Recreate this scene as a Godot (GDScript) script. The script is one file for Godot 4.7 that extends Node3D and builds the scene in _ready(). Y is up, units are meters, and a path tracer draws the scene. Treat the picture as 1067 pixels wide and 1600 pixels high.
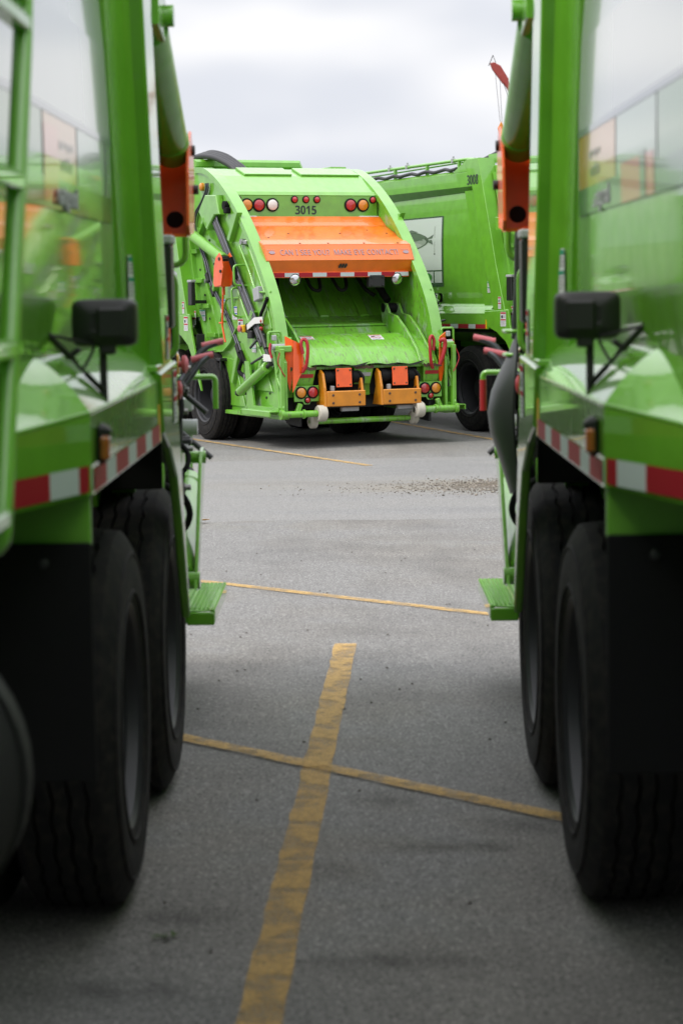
extends Node3D

# ---------------------------------------------------------------- mesh builder
class MB:
	var v := PackedVector3Array()
	var n := PackedVector3Array()
	var c := PackedColorArray()
	var u := PackedVector2Array()
	var ix := PackedInt32Array()
	var col := Color(1, 1, 1)

	func face(p: Array, nr: Vector3) -> void:
		var b := v.size()
		for q in p:
			v.append(q); n.append(nr); c.append(col); u.append(Vector2.ZERO)
		var e1: Vector3 = p[1] - p[0]
		var e2: Vector3 = p[2] - p[0]
		var ccw := e1.cross(e2).dot(nr) > 0.0
		for i in range(1, p.size() - 1):
			if ccw:
				ix.append(b); ix.append(b + i + 1); ix.append(b + i)
			else:
				ix.append(b); ix.append(b + i); ix.append(b + i + 1)

	func newell(p: Array) -> Vector3:
		var s := Vector3.ZERO
		for i in p.size():
			var a: Vector3 = p[i]
			var b: Vector3 = p[(i + 1) % p.size()]
			s += a.cross(b)
		return s.normalized()

	func poly(p: Array) -> void:
		face(p, newell(p))

	func away(p: Array, from: Vector3) -> void:
		var nr := newell(p)
		var m := Vector3.ZERO
		for q in p:
			m += q
		if (m / p.size() - from).dot(nr) < 0.0:
			nr = -nr
		face(p, nr)

	func box(o: Vector3, s: Vector3, bev := 0.005, B := Basis()) -> void:
		var h := s * 0.5
		var b := minf(bev, minf(h.x, minf(h.y, h.z)) * 0.8)
		var P := func(sx, sy, sz, k) -> Vector3:
			var q := Vector3(sx * h.x, sy * h.y, sz * h.z)
			if k != 0: q.x -= sx * b
			if k != 1: q.y -= sy * b
			if k != 2: q.z -= sz * b
			return o + B * q
		for s1 in [-1, 1]:
			away([P.call(s1, -1, -1, 0), P.call(s1, 1, -1, 0), P.call(s1, 1, 1, 0), P.call(s1, -1, 1, 0)], o)
			away([P.call(-1, s1, -1, 1), P.call(1, s1, -1, 1), P.call(1, s1, 1, 1), P.call(-1, s1, 1, 1)], o)
			away([P.call(-1, -1, s1, 2), P.call(1, -1, s1, 2), P.call(1, 1, s1, 2), P.call(-1, 1, s1, 2)], o)
			for s2 in [-1, 1]:
				away([P.call(s1, s2, -1, 0), P.call(s1, s2, 1, 0), P.call(s1, s2, 1, 1), P.call(s1, s2, -1, 1)], o)
				away([P.call(s1, -1, s2, 0), P.call(s1, 1, s2, 0), P.call(s1, 1, s2, 2), P.call(s1, -1, s2, 2)], o)
				away([P.call(-1, s1, s2, 1), P.call(1, s1, s2, 1), P.call(1, s1, s2, 2), P.call(-1, s1, s2, 2)], o)
				for s3 in [-1, 1]:
					away([P.call(s1, s2, s3, 0), P.call(s1, s2, s3, 1), P.call(s1, s2, s3, 2)], o)

	# box between two corners given as x, y, r (r = distance towards the rear)
	func bx(x0: float, x1: float, y0: float, y1: float, r0: float, r1: float, bev := 0.005) -> void:
		box(Vector3((x0 + x1) / 2, (y0 + y1) / 2, -(r0 + r1) / 2), Vector3(absf(x1 - x0), absf(y1 - y0), absf(r1 - r0)), bev)

	# a flat outline in 3D, given thickness to both sides
	func slab(p: Array, t: float, bev := 0.0) -> void:
		var nr := newell(p)
		var ax: Vector3 = (p[1] - p[0]).normalized()
		var ay := nr.cross(ax)
		var f := PackedVector2Array()
		for q in p:
			f.append(Vector2((q - p[0]).dot(ax), (q - p[0]).dot(ay)))
		var tr := Geometry2D.triangulate_polygon(f)
		var g := f
		if bev > 0.0:
			g = PackedVector2Array()
			var cnt := f.size()
			for i in cnt:
				var d0 := (f[i] - f[(i + cnt - 1) % cnt]).normalized()
				var d1 := (f[(i + 1) % cnt] - f[i]).normalized()
				var m := (Vector2(-d0.y, d0.x) + Vector2(-d1.y, d1.x)).normalized()
				g.append(f[i] + m * bev / maxf(0.4, m.dot(Vector2(-d0.y, d0.x))))
		for sd in [-1.0, 1.0]:
			var b := v.size()
			for q in g:
				v.append(p[0] + ax * q.x + ay * q.y + nr * t * 0.5 * sd); n.append(nr * sd); c.append(col); u.append(Vector2.ZERO)
			for i in range(0, tr.size(), 3):
				var A := v[b + tr[i]]
				var C := (v[b + tr[i + 1]] - A).cross(v[b + tr[i + 2]] - A)
				if C.dot(nr * sd) > 0:
					ix.append_array([b + tr[i], b + tr[i + 2], b + tr[i + 1]])
				else:
					ix.append_array([b + tr[i], b + tr[i + 1], b + tr[i + 2]])
		var hh := t * 0.5 - (bev if bev > 0.0 else 0.0)
		for i in f.size():
			var j := (i + 1) % f.size()
			var a := p[0] + ax * f[i].x + ay * f[i].y as Vector3
			var e := p[0] + ax * f[j].x + ay * f[j].y as Vector3
			var out := (e - a).cross(nr).normalized()
			face([a - nr * hh, e - nr * hh, e + nr * hh, a + nr * hh], out)
			if bev > 0.0:
				var a2 := p[0] + ax * g[i].x + ay * g[i].y as Vector3
				var e2 := p[0] + ax * g[j].x + ay * g[j].y as Vector3
				for sd in [-1.0, 1.0]:
					face([a + nr * hh * sd, e + nr * hh * sd, e2 + nr * t * 0.5 * sd, a2 + nr * t * 0.5 * sd], (out + nr * sd).normalized())

	func grid(P: Array, closed := false) -> void:
		var R := P.size()
		var K: int = P[0].size()
		var b := v.size()
		var nn := PackedVector3Array()
		nn.resize(R * K)
		var kk := K if closed else K - 1
		for i in R - 1:
			for j in kk:
				var j2 := (j + 1) % K
				var A: Vector3 = P[i][j]
				var B: Vector3 = P[i + 1][j]
				var C: Vector3 = P[i + 1][j2]
				var D: Vector3 = P[i][j2]
				var f := (C - A).cross(D - B)
				nn[i * K + j] += f; nn[(i + 1) * K + j] += f; nn[(i + 1) * K + j2] += f; nn[i * K + j2] += f
				ix.append_array([b + i * K + j, b + (i + 1) * K + j2, b + (i + 1) * K + j, b + i * K + j, b + i * K + j2, b + (i + 1) * K + j2])
		for i in R:
			for j in K:
				v.append(P[i][j]); n.append(nn[i * K + j].normalized()); c.append(col); u.append(Vector2(float(j) / maxf(1, K - 1), float(i) / maxf(1, R - 1)))

	func tube(p: Array, rad: float, seg := 10, rad2 := -1.0) -> void:
		var rows := []
		var t0: Vector3 = (p[1] - p[0]).normalized()
		var a := t0.cross(Vector3.UP if absf(t0.y) < 0.9 else Vector3.RIGHT).normalized()
		for i in p.size():
			var t: Vector3
			if i == 0: t = t0
			elif i == p.size() - 1: t = (p[i] - p[i - 1]).normalized()
			else: t = ((p[i] - p[i - 1]).normalized() + (p[i + 1] - p[i]).normalized()).normalized()
			a = (a - t * a.dot(t)).normalized()
			var b := t.cross(a)
			var rr := rad if rad2 < 0 else lerpf(rad, rad2, float(i) / (p.size() - 1))
			var row := PackedVector3Array()
			for k in seg:
				var w := TAU * k / seg
				row.append(p[i] + (a * cos(w) + b * sin(w)) * rr)
			rows.append(row)
		grid(rows, true)
		face(Array(rows[0]), -t0)
		face(Array(rows[-1]), (p[-1] - p[-2]).normalized())

	func rod(a: Vector3, b: Vector3, rad: float, seg := 14) -> void:
		tube([a, b], rad, seg)

	# profile of (radius, distance along axis); every stretch is its own smooth band
	func lathe(o: Vector3, ax: Vector3, prof: Array, seg := 32, smooth := false) -> void:
		var a := ax.cross(Vector3.UP if absf(ax.y) < 0.9 else Vector3.RIGHT).normalized()
		var b := ax.cross(a)
		var rows := []
		for q in prof:
			var row := PackedVector3Array()
			for k in seg:
				var w := -TAU * k / seg
				row.append(o + ax * q.y + (a * cos(w) + b * sin(w)) * q.x)
			rows.append(row)
		if smooth:
			grid(rows, true)
		else:
			for i in rows.size() - 1:
				grid([rows[i], rows[i + 1]], true)

	func mesh() -> ArrayMesh:
		var arr := []
		arr.resize(Mesh.ARRAY_MAX)
		arr[Mesh.ARRAY_VERTEX] = v
		arr[Mesh.ARRAY_NORMAL] = n
		arr[Mesh.ARRAY_COLOR] = c
		arr[Mesh.ARRAY_TEX_UV] = u
		arr[Mesh.ARRAY_INDEX] = ix
		var m := ArrayMesh.new()
		m.add_surface_from_arrays(Mesh.PRIMITIVE_TRIANGLES, arr)
		return m

# ---------------------------------------------------------------- small helpers
var M := {}
var rng := RandomNumberGenerator.new()
var taken := {}

func numbered(called: String) -> String:
	var k: int = taken.get(called, 0)
	taken[called] = k + 1
	return called if k == 0 else "%s_%03d" % [called, k]

func V(x: float, y: float, r: float) -> Vector3:
	return Vector3(x, y, -r)

func part(called: String, b, mat: Material, parent: Node3D, label := "") -> MeshInstance3D:
	var o := MeshInstance3D.new()
	o.name = called
	o.mesh = b.mesh() if b is MB else b

	for i in o.mesh.get_surface_count():
		o.set_surface_override_material(i, mat)
	parent.add_child(o, true)
	if label:
		o.set_meta("label", label)
	return o

func thing(called: String, label: String, category: String, at := Vector3.ZERO, turn := 0.0, group := "") -> Node3D:
	var o := Node3D.new()
	o.name = numbered(called)
	add_child(o)
	o.position = at
	o.rotation.y = turn
	tag(o, label, category, group)
	return o

func tag(o: Node, label: String, category: String, group := "") -> void:
	o.set_meta("label", label)
	o.set_meta("category", category)
	if group:
		o.set_meta("group", group)

func struct(called: String, b, mat: Material) -> MeshInstance3D:
	var o := part(numbered(called), b, mat, self)
	o.set_meta("kind", "structure")
	return o

# rounds the corners of a path
func bend(p: Array, rad: float, k := 5) -> Array:
	var out := [p[0]]
	for i in range(1, p.size() - 1):
		var a: Vector3 = p[i - 1] - p[i]
		var b: Vector3 = p[i + 1] - p[i]
		var d := minf(rad, minf(a.length(), b.length()) * 0.48)
		var p0: Vector3 = p[i] + a.normalized() * d
		var p2: Vector3 = p[i] + b.normalized() * d
		for j in k + 1:
			var t := float(j) / k
			out.append(p0.lerp(p[i], t).lerp((p[i] as Vector3).lerp(p2, t), t))
	out.append(p[-1])
	return out

# a flowing curve through the points
func flow(p: Array, k := 6) -> Array:
	var out := []
	for i in p.size() - 1:
		var a: Vector3 = p[maxi(i - 1, 0)]
		var d: Vector3 = p[mini(i + 2, p.size() - 1)]
		for j in k:
			out.append((p[i] as Vector3).cubic_interpolate(p[i + 1], a, d, float(j) / k))
	out.append(p[-1])
	return out

func lin(r: float, g: float, b: float) -> Color:
	return Color(r, g, b).linear_to_srgb()

func mat(c: Color, rough := 0.5, metal := 0.0, coat := 0.0) -> StandardMaterial3D:
	var m := StandardMaterial3D.new()
	m.albedo_color = c
	m.roughness = rough
	m.metallic = metal
	if coat > 0:
		m.clearcoat_enabled = true
		m.clearcoat = coat
		m.clearcoat_roughness = 0.04
	return m

func noise_tex(size: int, freq: float, lo: float, hi: float, sd: int, oct := 4, kind := FastNoiseLite.TYPE_SIMPLEX, a := 0.0, b := 1.0) -> NoiseTexture2D:
	var f := FastNoiseLite.new()
	f.noise_type = kind
	f.seed = sd
	f.frequency = freq
	f.fractal_octaves = oct
	var g := Gradient.new()
	g.offsets = PackedFloat32Array([a, b])
	g.colors = PackedColorArray([Color(lo, lo, lo), Color(hi, hi, hi)])
	var t := NoiseTexture2D.new()
	t.width = size
	t.height = size
	t.seamless = true
	t.noise = f
	t.color_ramp = g
	return t

func tri(m: StandardMaterial3D, scale: float, world := false) -> void:
	m.uv1_triplanar = true
	m.uv1_world_triplanar = world
	m.uv1_scale = Vector3.ONE * scale

# ---------------------------------------------------------------- the scene
func _ready() -> void:
	rng.seed = 7
	var cam := Camera3D.new()
	cam.name = "camera"
	cam.position = Vector3(0, 1.68, 0)
	cam.rotation = Vector3(-0.102587, 0.005979, -0.0157)
	cam.fov = 27.254
	cam.near = 0.05
	cam.far = 900.0
	var at := CameraAttributesPhysical.new()
	at.frustum_focal_length = 12.0 / tan(deg_to_rad(27.254 / 2))
	at.frustum_focus_distance = 19.0
	at.exposure_aperture = 3.1
	at.frustum_near = 0.05
	at.frustum_far = 900.0
	cam.attributes = at
	add_child(cam)
	cam.current = true
	var we := WorldEnvironment.new()
	we.name = "environment"
	var env := Environment.new()
	env.background_mode = Environment.BG_SKY
	env.tonemap_mode = Environment.TONE_MAPPER_LINEAR
	env.tonemap_exposure = 1.25
	env.sdfgi_enabled = true
	env.ssao_enabled = true
	env.ssil_enabled = true
	env.sky = Sky.new()
	var pan := PanoramaSkyMaterial.new()
	pan.panorama = sky_texture()
	env.sky.sky_material = pan
	we.environment = env
	add_child(we)
	var sun := DirectionalLight3D.new()
	sun.name = "sun"
	sun.light_energy = 0.5
	sun.light_color = Color(1, 0.97, 0.93)
	sun.light_angular_distance = 12.0
	sun.shadow_enabled = true
	sun.rotation_degrees = Vector3(-50, -58, 0)
	add_child(sun)

	materials()
	ground()
	var t0 := make_truck()
	t0.position = Vector3(-1.277, 0, -26.608)
	t0.rotation.y = 3.58
	var t1 := copy_truck(t0, "green rear loader garbage truck filling the left edge, ladder on its body side")
	t1.position = Vector3(-1.78, 0, -5.8)
	t1.rotation.y = 0.0
	var t2 := copy_truck(t0, "green rear loader garbage truck filling the right edge, black scoop shovel hung at its rear")
	t2.position = Vector3(1.755, 0, -5.8)
	t2.rotation.y = 0.0
	var t3 := copy_truck(t0, "green garbage truck numbered 3008 behind, seen from the side with a fish poster")
	t3.position = Vector3(2.46, 0, -26.177)
	t3.rotation.y = 3.58
	for q in [[t0, -0.045], [t1, 0.065], [t2, 0.065], [t3, -0.045]]:
		for c in q[0].get_children():
			for k in ["lift_cylinder", "cylinder_bracket", "safety_prop"]:
				if String(c.name).begins_with(k): c.position.y = q[1]
	tail_print(t0)
	rear_gear(t0)
	near_levers(t1, 1.0)
	near_levers(t2, -1.0)
	left_extras(t1)
	right_extras(t2)
	side_print(t3)
	shovel(t2)
	crane()
	added_building()
	litter()

func sky_texture() -> ImageTexture:
	var w := 1024
	var h := 512
	var f := FastNoiseLite.new()
	f.seed = 21
	f.frequency = 1.0
	f.fractal_octaves = 5
	var data := PackedFloat32Array()
	data.resize(w * h * 3)
	var k := 0
	for j in h:
		var el := (0.5 - (j + 0.5) / h) * PI
		for i in w:
			var az := TAU * i / w
			var c := Color(0.24, 0.24, 0.24)
			if el > 0.0:
				var d := Vector3(cos(el) * cos(az), sin(el), cos(el) * sin(az))
				var q := Vector3(d.x * 3.4, d.y * 17.0 + 0.6, d.z * 3.4)
				var x := f.get_noise_3dv(q) * 0.55 + f.get_noise_3d(d.x * 9, d.y * 55 + 9, d.z * 9) * 0.22
				var t := smoothstep(-0.24, 0.16, x)
				var base := Color(0.76, 0.79, 0.88).lerp(Color(1.0, 1.0, 1.02), smoothstep(0.03, 0.085, sin(el)))
				c = base.lerp(Color(0.66, 0.70, 0.79), (1.0 - t) * 0.70)
				var up := 0.82 * (1.0 + 1.3 * smoothstep(0.10, 0.9, sin(el)))
				c = Color(c.r * up, c.g * up, c.b * up)
			data[k] = c.r; data[k + 1] = c.g; data[k + 2] = c.b
			k += 3
	return ImageTexture.create_from_image(Image.create_from_data(w, h, false, Image.FORMAT_RGBF, data.to_byte_array()))

func materials() -> void:
	var dirt := noise_tex(512, 0.012, 0.90, 1.0, 3, 5)
	var wear := noise_tex(512, 0.02, 0.26, 0.46, 4, 5)
	var paint := func(c: Color, coat: float) -> StandardMaterial3D:
		var m := mat(c, 1.0, 0.0, coat)
		m.albedo_texture = dirt
		m.roughness_texture = wear
		tri(m, 0.7)
		return m
	M.green = paint.call(lin(0.160, 0.450, 0.032), 0.9)
	M.green.metallic_specular = 0.62
	M.satin = paint.call(lin(0.175, 0.455, 0.050), 0.25)
	M.gloss = paint.call(lin(0.155, 0.440, 0.028), 1.0)
	M.gloss.metallic_specular = 0.5
	M.orange = paint.call(lin(0.86, 0.17, 0.004), 0.7)
	var wi := Image.create(512, 512, false, Image.FORMAT_RGBA8)
	var w1 := FastNoiseLite.new(); w1.seed = 61; w1.frequency = 0.012; w1.fractal_octaves = 5
	var w2 := FastNoiseLite.new(); w2.seed = 62; w2.frequency = 0.06; w2.fractal_octaves = 4
	for y in 512:
		for x in 512:
			var k := 0.93 + 0.16 * w1.get_noise_2d(x, y)
			var cc := lin(0.160 * k, 0.450 * k, 0.034 * k)
			var g1 := smoothstep(0.16, 0.5, w1.get_noise_2d(x * 1.0 + 70, y * 0.45) + 0.35 * w2.get_noise_2d(x * 2.2, y * 0.4))
			cc = cc.lerp(lin(0.30, 0.42, 0.33), g1 * 0.75)
			var g2 := smoothstep(0.30, 0.48, w2.get_noise_2d(x * 1.4 + 300, y * 0.35) + 0.25 * w1.get_noise_2d(x, y + 400))
			cc = cc.lerp(lin(0.10, 0.085, 0.06), g2 * 0.8)
			wi.set_pixel(x, y, cc)
	M.worn = mat(Color.WHITE, 0.45, 0.0, 0.35)
	M.worn.albedo_texture = ImageTexture.create_from_image(wi)
	M.worn.roughness_texture = wear
	M.worn.roughness = 1.0
	tri(M.worn, 0.8)
	M.hot = paint.call(lin(0.92, 0.115, 0.008), 0.5)
	M.amberpaint = paint.call(lin(0.68, 0.25, 0.012), 0.3)
	M.black = mat(lin(0.012, 0.012, 0.013), 0.45)
	M.rubber = mat(lin(0.009, 0.009, 0.010), 0.75)
	M.rubber.metallic_specular = 0.3
	M.hose = mat(lin(0.03, 0.03, 0.034), 0.5)
	M.tube = mat(lin(0.07, 0.075, 0.09), 0.35, 0.3)
	M.steel = mat(lin(0.42, 0.42, 0.42), 0.35, 0.9)
	M.grey = mat(lin(0.35, 0.36, 0.37), 0.6)
	M.white = mat(lin(0.68, 0.68, 0.66), 0.5)
	M.roller = mat(lin(0.5, 0.47, 0.40), 0.8)
	M.red = mat(lin(0.36, 0.016, 0.022), 0.4)
	M.grip = mat(lin(0.58, 0.13, 0.16), 0.45)
	M.yellow = mat(lin(0.72, 0.42, 0.01), 0.4)
	M.rust = mat(lin(0.10, 0.06, 0.04), 0.9)
	M.redlens = mat(lin(0.42, 0.012, 0.02), 0.15, 0.0, 1.0)
	M.amberlens = mat(lin(0.62, 0.22, 0.012), 0.15, 0.0, 1.0)
	M.dulllens = mat(lin(0.34, 0.105, 0.02), 0.25, 0.0, 1.0)
	M.clearlens = mat(lin(0.72, 0.70, 0.66), 0.1, 0.0, 1.0)
	M.chassis = mat(lin(0.016, 0.016, 0.017), 0.7)
	M.rim = mat(lin(0.026, 0.027, 0.031), 0.5, 0.1)
	M.glass = mat(lin(0.02, 0.025, 0.03), 0.08, 0.0, 1.0)
	M.ink = mat(lin(0.02, 0.03, 0.03), 0.5)
	M.mauve = mat(lin(0.36, 0.27, 0.30), 0.5)
	M.print = mat(Color.WHITE, 0.15)
	M.print.metallic_specular = 0.5
	M.print.vertex_color_use_as_albedo = true
	M.print.clearcoat_enabled = true
	M.print.clearcoat = 0.7
	M.print.clearcoat_roughness = 0.05
	M.plastic = mat(lin(0.035, 0.04, 0.038), 0.35)
	M.tape = mat(Color.WHITE, 0.5)
	M.tape.metallic_specular = 0.3
	M.tape.vertex_color_use_as_albedo = true
	M.decal = mat(Color.WHITE, 0.85)
	M.decal.metallic_specular = 0.25
	M.decal.vertex_color_use_as_albedo = true
	M.cranered = mat(lin(0.30, 0.045, 0.035), 0.6)
	var tn := noise_tex(512, 0.02, 0.0, 1.0, 12, 5)
	tn.color_ramp.colors = PackedColorArray([lin(0.010, 0.010, 0.011), lin(0.030, 0.027, 0.023)])
	tn.color_ramp.offsets = PackedFloat32Array([0.35, 0.85])
	M.tyre = mat(Color.WHITE, 0.85)
	M.tyre.metallic_specular = 0.35
	M.tyre.albedo_texture = tn
	tri(M.tyre, 1.6)
	M.mirror = mat(lin(0.7, 0.7, 0.72), 0.05, 1.0)
	# worn yellow line paint: alpha holes where the paint is gone
	var im := Image.create(512, 512, false, Image.FORMAT_RGBA8)
	var f := FastNoiseLite.new(); f.seed = 5; f.frequency = 0.03; f.fractal_octaves = 5
	var f2 := FastNoiseLite.new(); f2.seed = 9; f2.frequency = 0.35; f2.fractal_octaves = 2
	for y in 512:
		for x in 512:
			var a := f.get_noise_2d(x * 3.0, y * 3.0) * 0.3 + f2.get_noise_2d(x * 2.0, y * 2.0) * 0.85
			var k := 0.90 + 0.14 * f.get_noise_2d(x + 900, y)
			im.set_pixel(x, y, Color(k, k * 0.98, k * 0.95, clampf(0.86 - smoothstep(0.08, 0.42, a) * 0.85 - 0.34 * smoothstep(-0.15, 0.3, f.get_noise_2d(x * 0.3 + 50, y * 0.3)), 0, 1)))
	M.line = mat(lin(0.66, 0.44, 0.15), 0.85)
	M.line.albedo_texture = ImageTexture.create_from_image(im)
	M.line.transparency = BaseMaterial3D.TRANSPARENCY_ALPHA
	tri(M.line, 1.3, true)

# ---------------------------------------------------------------- ground
func aggregate(sd: int, base: float, spread: float, stones: float) -> ImageTexture:
	var s := 1024
	var r := RandomNumberGenerator.new()
	r.seed = sd
	var b := PackedByteArray()
	b.resize(s * s * 3)
	var g := PackedFloat32Array()
	g.resize(s * s)
	for i in s * s:
		g[i] = base + (r.randf() - 0.5) * spread
	for k in int(s * s * stones):
		var x := r.randi() % s
		var y := r.randi() % s
		var t := r.randf()
		var val := base * (0.55 if t < 0.4 else 1.15 + 0.4 * r.randf())
		var rad := 1 + r.randi() % 3
		for dy in range(-rad, rad + 1):
			for dx in range(-rad, rad + 1):
				if dx * dx + dy * dy <= rad * rad:
					var q := ((y + dy + s) % s) * s + (x + dx + s) % s
					g[q] = lerpf(g[q], val, 0.75)
	for i in s * s:
		var q := clampf(g[i], 0.02, 0.98)
		b[i * 3] = int(q * 255); b[i * 3 + 1] = int(q * 253); b[i * 3 + 2] = int(q * 249)
	return ImageTexture.create_from_image(Image.create_from_data(s, s, false, Image.FORMAT_RGB8, b))

func smudge(p: Vector2, c: Vector2, rx: float, ry: float) -> float:
	var d := (p - c) / Vector2(rx, ry)
	return exp(-d.dot(d))

func ground() -> void:
	var m := mat(Color(1, 1, 1), 0.9)
	m.albedo_texture = aggregate(31, 0.45, 0.12, 0.022)
	m.vertex_color_use_as_albedo = true
	tri(m, 0.75, true)
	m.heightmap_enabled = true
	m.heightmap_texture = m.albedo_texture
	m.heightmap_scale = 0.3
	var xs := [-300.0, -60.0, -20.0, -8.0]
	for i in 101: xs.append(-4.0 + 0.08 * i)
	xs.append_array([8.0, 20.0, 60.0, 300.0])
	var zs := [200.0, 40.0, 10.0, 2.0]
	for i in 181: zs.append(-2.0 - 0.1 * i)
	for i in 40: zs.append(-20.5 - 0.5 * i)
	zs.append_array([-60.0, -120.0, -300.0, -600.0])
	var f := FastNoiseLite.new(); f.seed = 2; f.frequency = 0.35; f.fractal_octaves = 5
	var b := MB.new()
	var stains := [[0.09, -6.91, 0.10, 0.10], [-0.5, -5.62, 0.16, 0.10], [0.27, -6.3, 0.22, 0.07], [0.52, -6.55, 0.16, 0.07], [-0.1, -6.05, 0.13, 0.06], [0.1, -5.2, 0.25, 0.08], [-0.62, -5.0, 0.2, 0.1]]
	var rows := []
	for z in zs:
		var row := PackedVector3Array()
		for x in xs: row.append(Vector3(x, 0, z))
		rows.append(row)
	rows.reverse()
	b.grid(rows)
	for i in b.v.size():
		var p := b.v[i]
		var k := 1.0 + 0.26 * f.get_noise_2d(p.x, p.z) + 0.22 * f.get_noise_2d(p.x * 5, p.z * 5)
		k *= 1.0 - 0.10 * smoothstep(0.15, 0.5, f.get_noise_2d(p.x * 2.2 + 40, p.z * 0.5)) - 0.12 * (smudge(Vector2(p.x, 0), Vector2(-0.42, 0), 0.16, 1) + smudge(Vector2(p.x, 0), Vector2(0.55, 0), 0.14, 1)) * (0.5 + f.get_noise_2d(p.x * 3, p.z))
		for s in stains:
			k *= 1.0 - 0.75 * smudge(Vector2(p.x, p.z), Vector2(s[0], s[1]), s[2], s[3]) * (0.7 + 0.6 * f.get_noise_2d(p.x * 22, p.z * 22))
		var br := clampf(0.5 + 1.2 * f.get_noise_2d(p.x * 1.3 + 11, p.z * 1.3), 0, 1)
		b.c[i] = Color(k * (1.0 + 0.03 * br), k, k * (1.0 - 0.045 * br))
		b.n[i] = Vector3.UP
	struct("asphalt_ground", b, m)
	# smoother, newer strip of asphalt
	var m2 := mat(Color(1, 1, 1), 0.85)
	m2.albedo_texture = aggregate(77, 0.475, 0.09, 0.012)
	m2.vertex_color_use_as_albedo = true
	tri(m2, 0.8, true)
	var g := MB.new()
	var rr := []
	for i in 61:
		var row := PackedVector3Array()
		for j in 121:
			var x := -14.0 + j * 0.25
			var t := i / 60.0
			var z0 := -15.72 + 0.03 * sin(x * 3.0) + 0.02 * sin(x * 11.0) + 0.06 * x * 0.1
			row.append(Vector3(x, 0.0006 if i == 0 or i == 60 else 0.004, lerpf(z0, -21.6 - 0.05 * x, t)))
		rr.append(row)
	rr.reverse()
	g.grid(rr)
	for i in g.v.size():
		var p := g.v[i]
		var k := 1.0 + 0.16 * f.get_noise_2d(p.x * 0.7, p.z * 3.0) + 0.10 * f.get_noise_2d(p.x * 2, p.z * 8)
		var sand := smudge(Vector2(p.x, p.z), Vector2(-0.9, -18.6), 1.6, 0.8) * 0.35 + smudge(Vector2(p.x, p.z), Vector2(1.5, -18.4), 1.3, 0.62) * 1.5
		sand *= 0.7 + 0.8 * f.get_noise_2d(p.x * 3, p.z * 9)
		sand = clampf(sand, 0, 1)
		g.c[i] = Color(k * lerpf(0.99, 1.05, sand), k * lerpf(1.0, 0.95, sand), k * lerpf(1.02, 0.78, sand))
		g.n[i] = Vector3.UP
	struct("asphalt_strip", g, m2)
	# painted lines: [from, to, width, y]
	for l in [[Vector2(-0.05, -10.08), Vector2(-0.30, -3.0), 0.105, 0.005], [Vector2(-2.6, -9.87), Vector2(2.4, -4.87), 0.085, 0.009], [Vector2(-3.2, -14.48), Vector2(3.0, -8.87), 0.085, 0.005], [Vector2(-3.0, -27.2), Vector2(0.16, -20.66), 0.09, 0.009], [Vector2(-0.3, -30.4), Vector2(2.6, -20.8), 0.09, 0.009]]:
		var a: Vector2 = l[0]
		var e: Vector2 = l[1]
		var d := (e - a).normalized()
		var nn: Vector2 = Vector2(-d.y, d.x) * float(l[2]) * 0.5
		var q := MB.new()
		var cnt := int((e - a).length() / 0.12)
		var rws := [PackedVector3Array(), PackedVector3Array()]
		for i in cnt + 1:
			var p := a.lerp(e, float(i) / cnt)
			var j1: Vector2 = nn * (1 + rng.randf_range(-0.10, 0.10))
			var j2: Vector2 = nn * (1 + rng.randf_range(-0.07, 0.07))
			rws[0].append(Vector3(p.x + j1.x, l[3], p.y + j1.y))
			rws[1].append(Vector3(p.x - j2.x, l[3], p.y - j2.y))
		rws.reverse()
		q.grid(rws)
		for i in q.n.size(): q.n[i] = Vector3.UP
		struct("painted_line", q, M.line)

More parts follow.
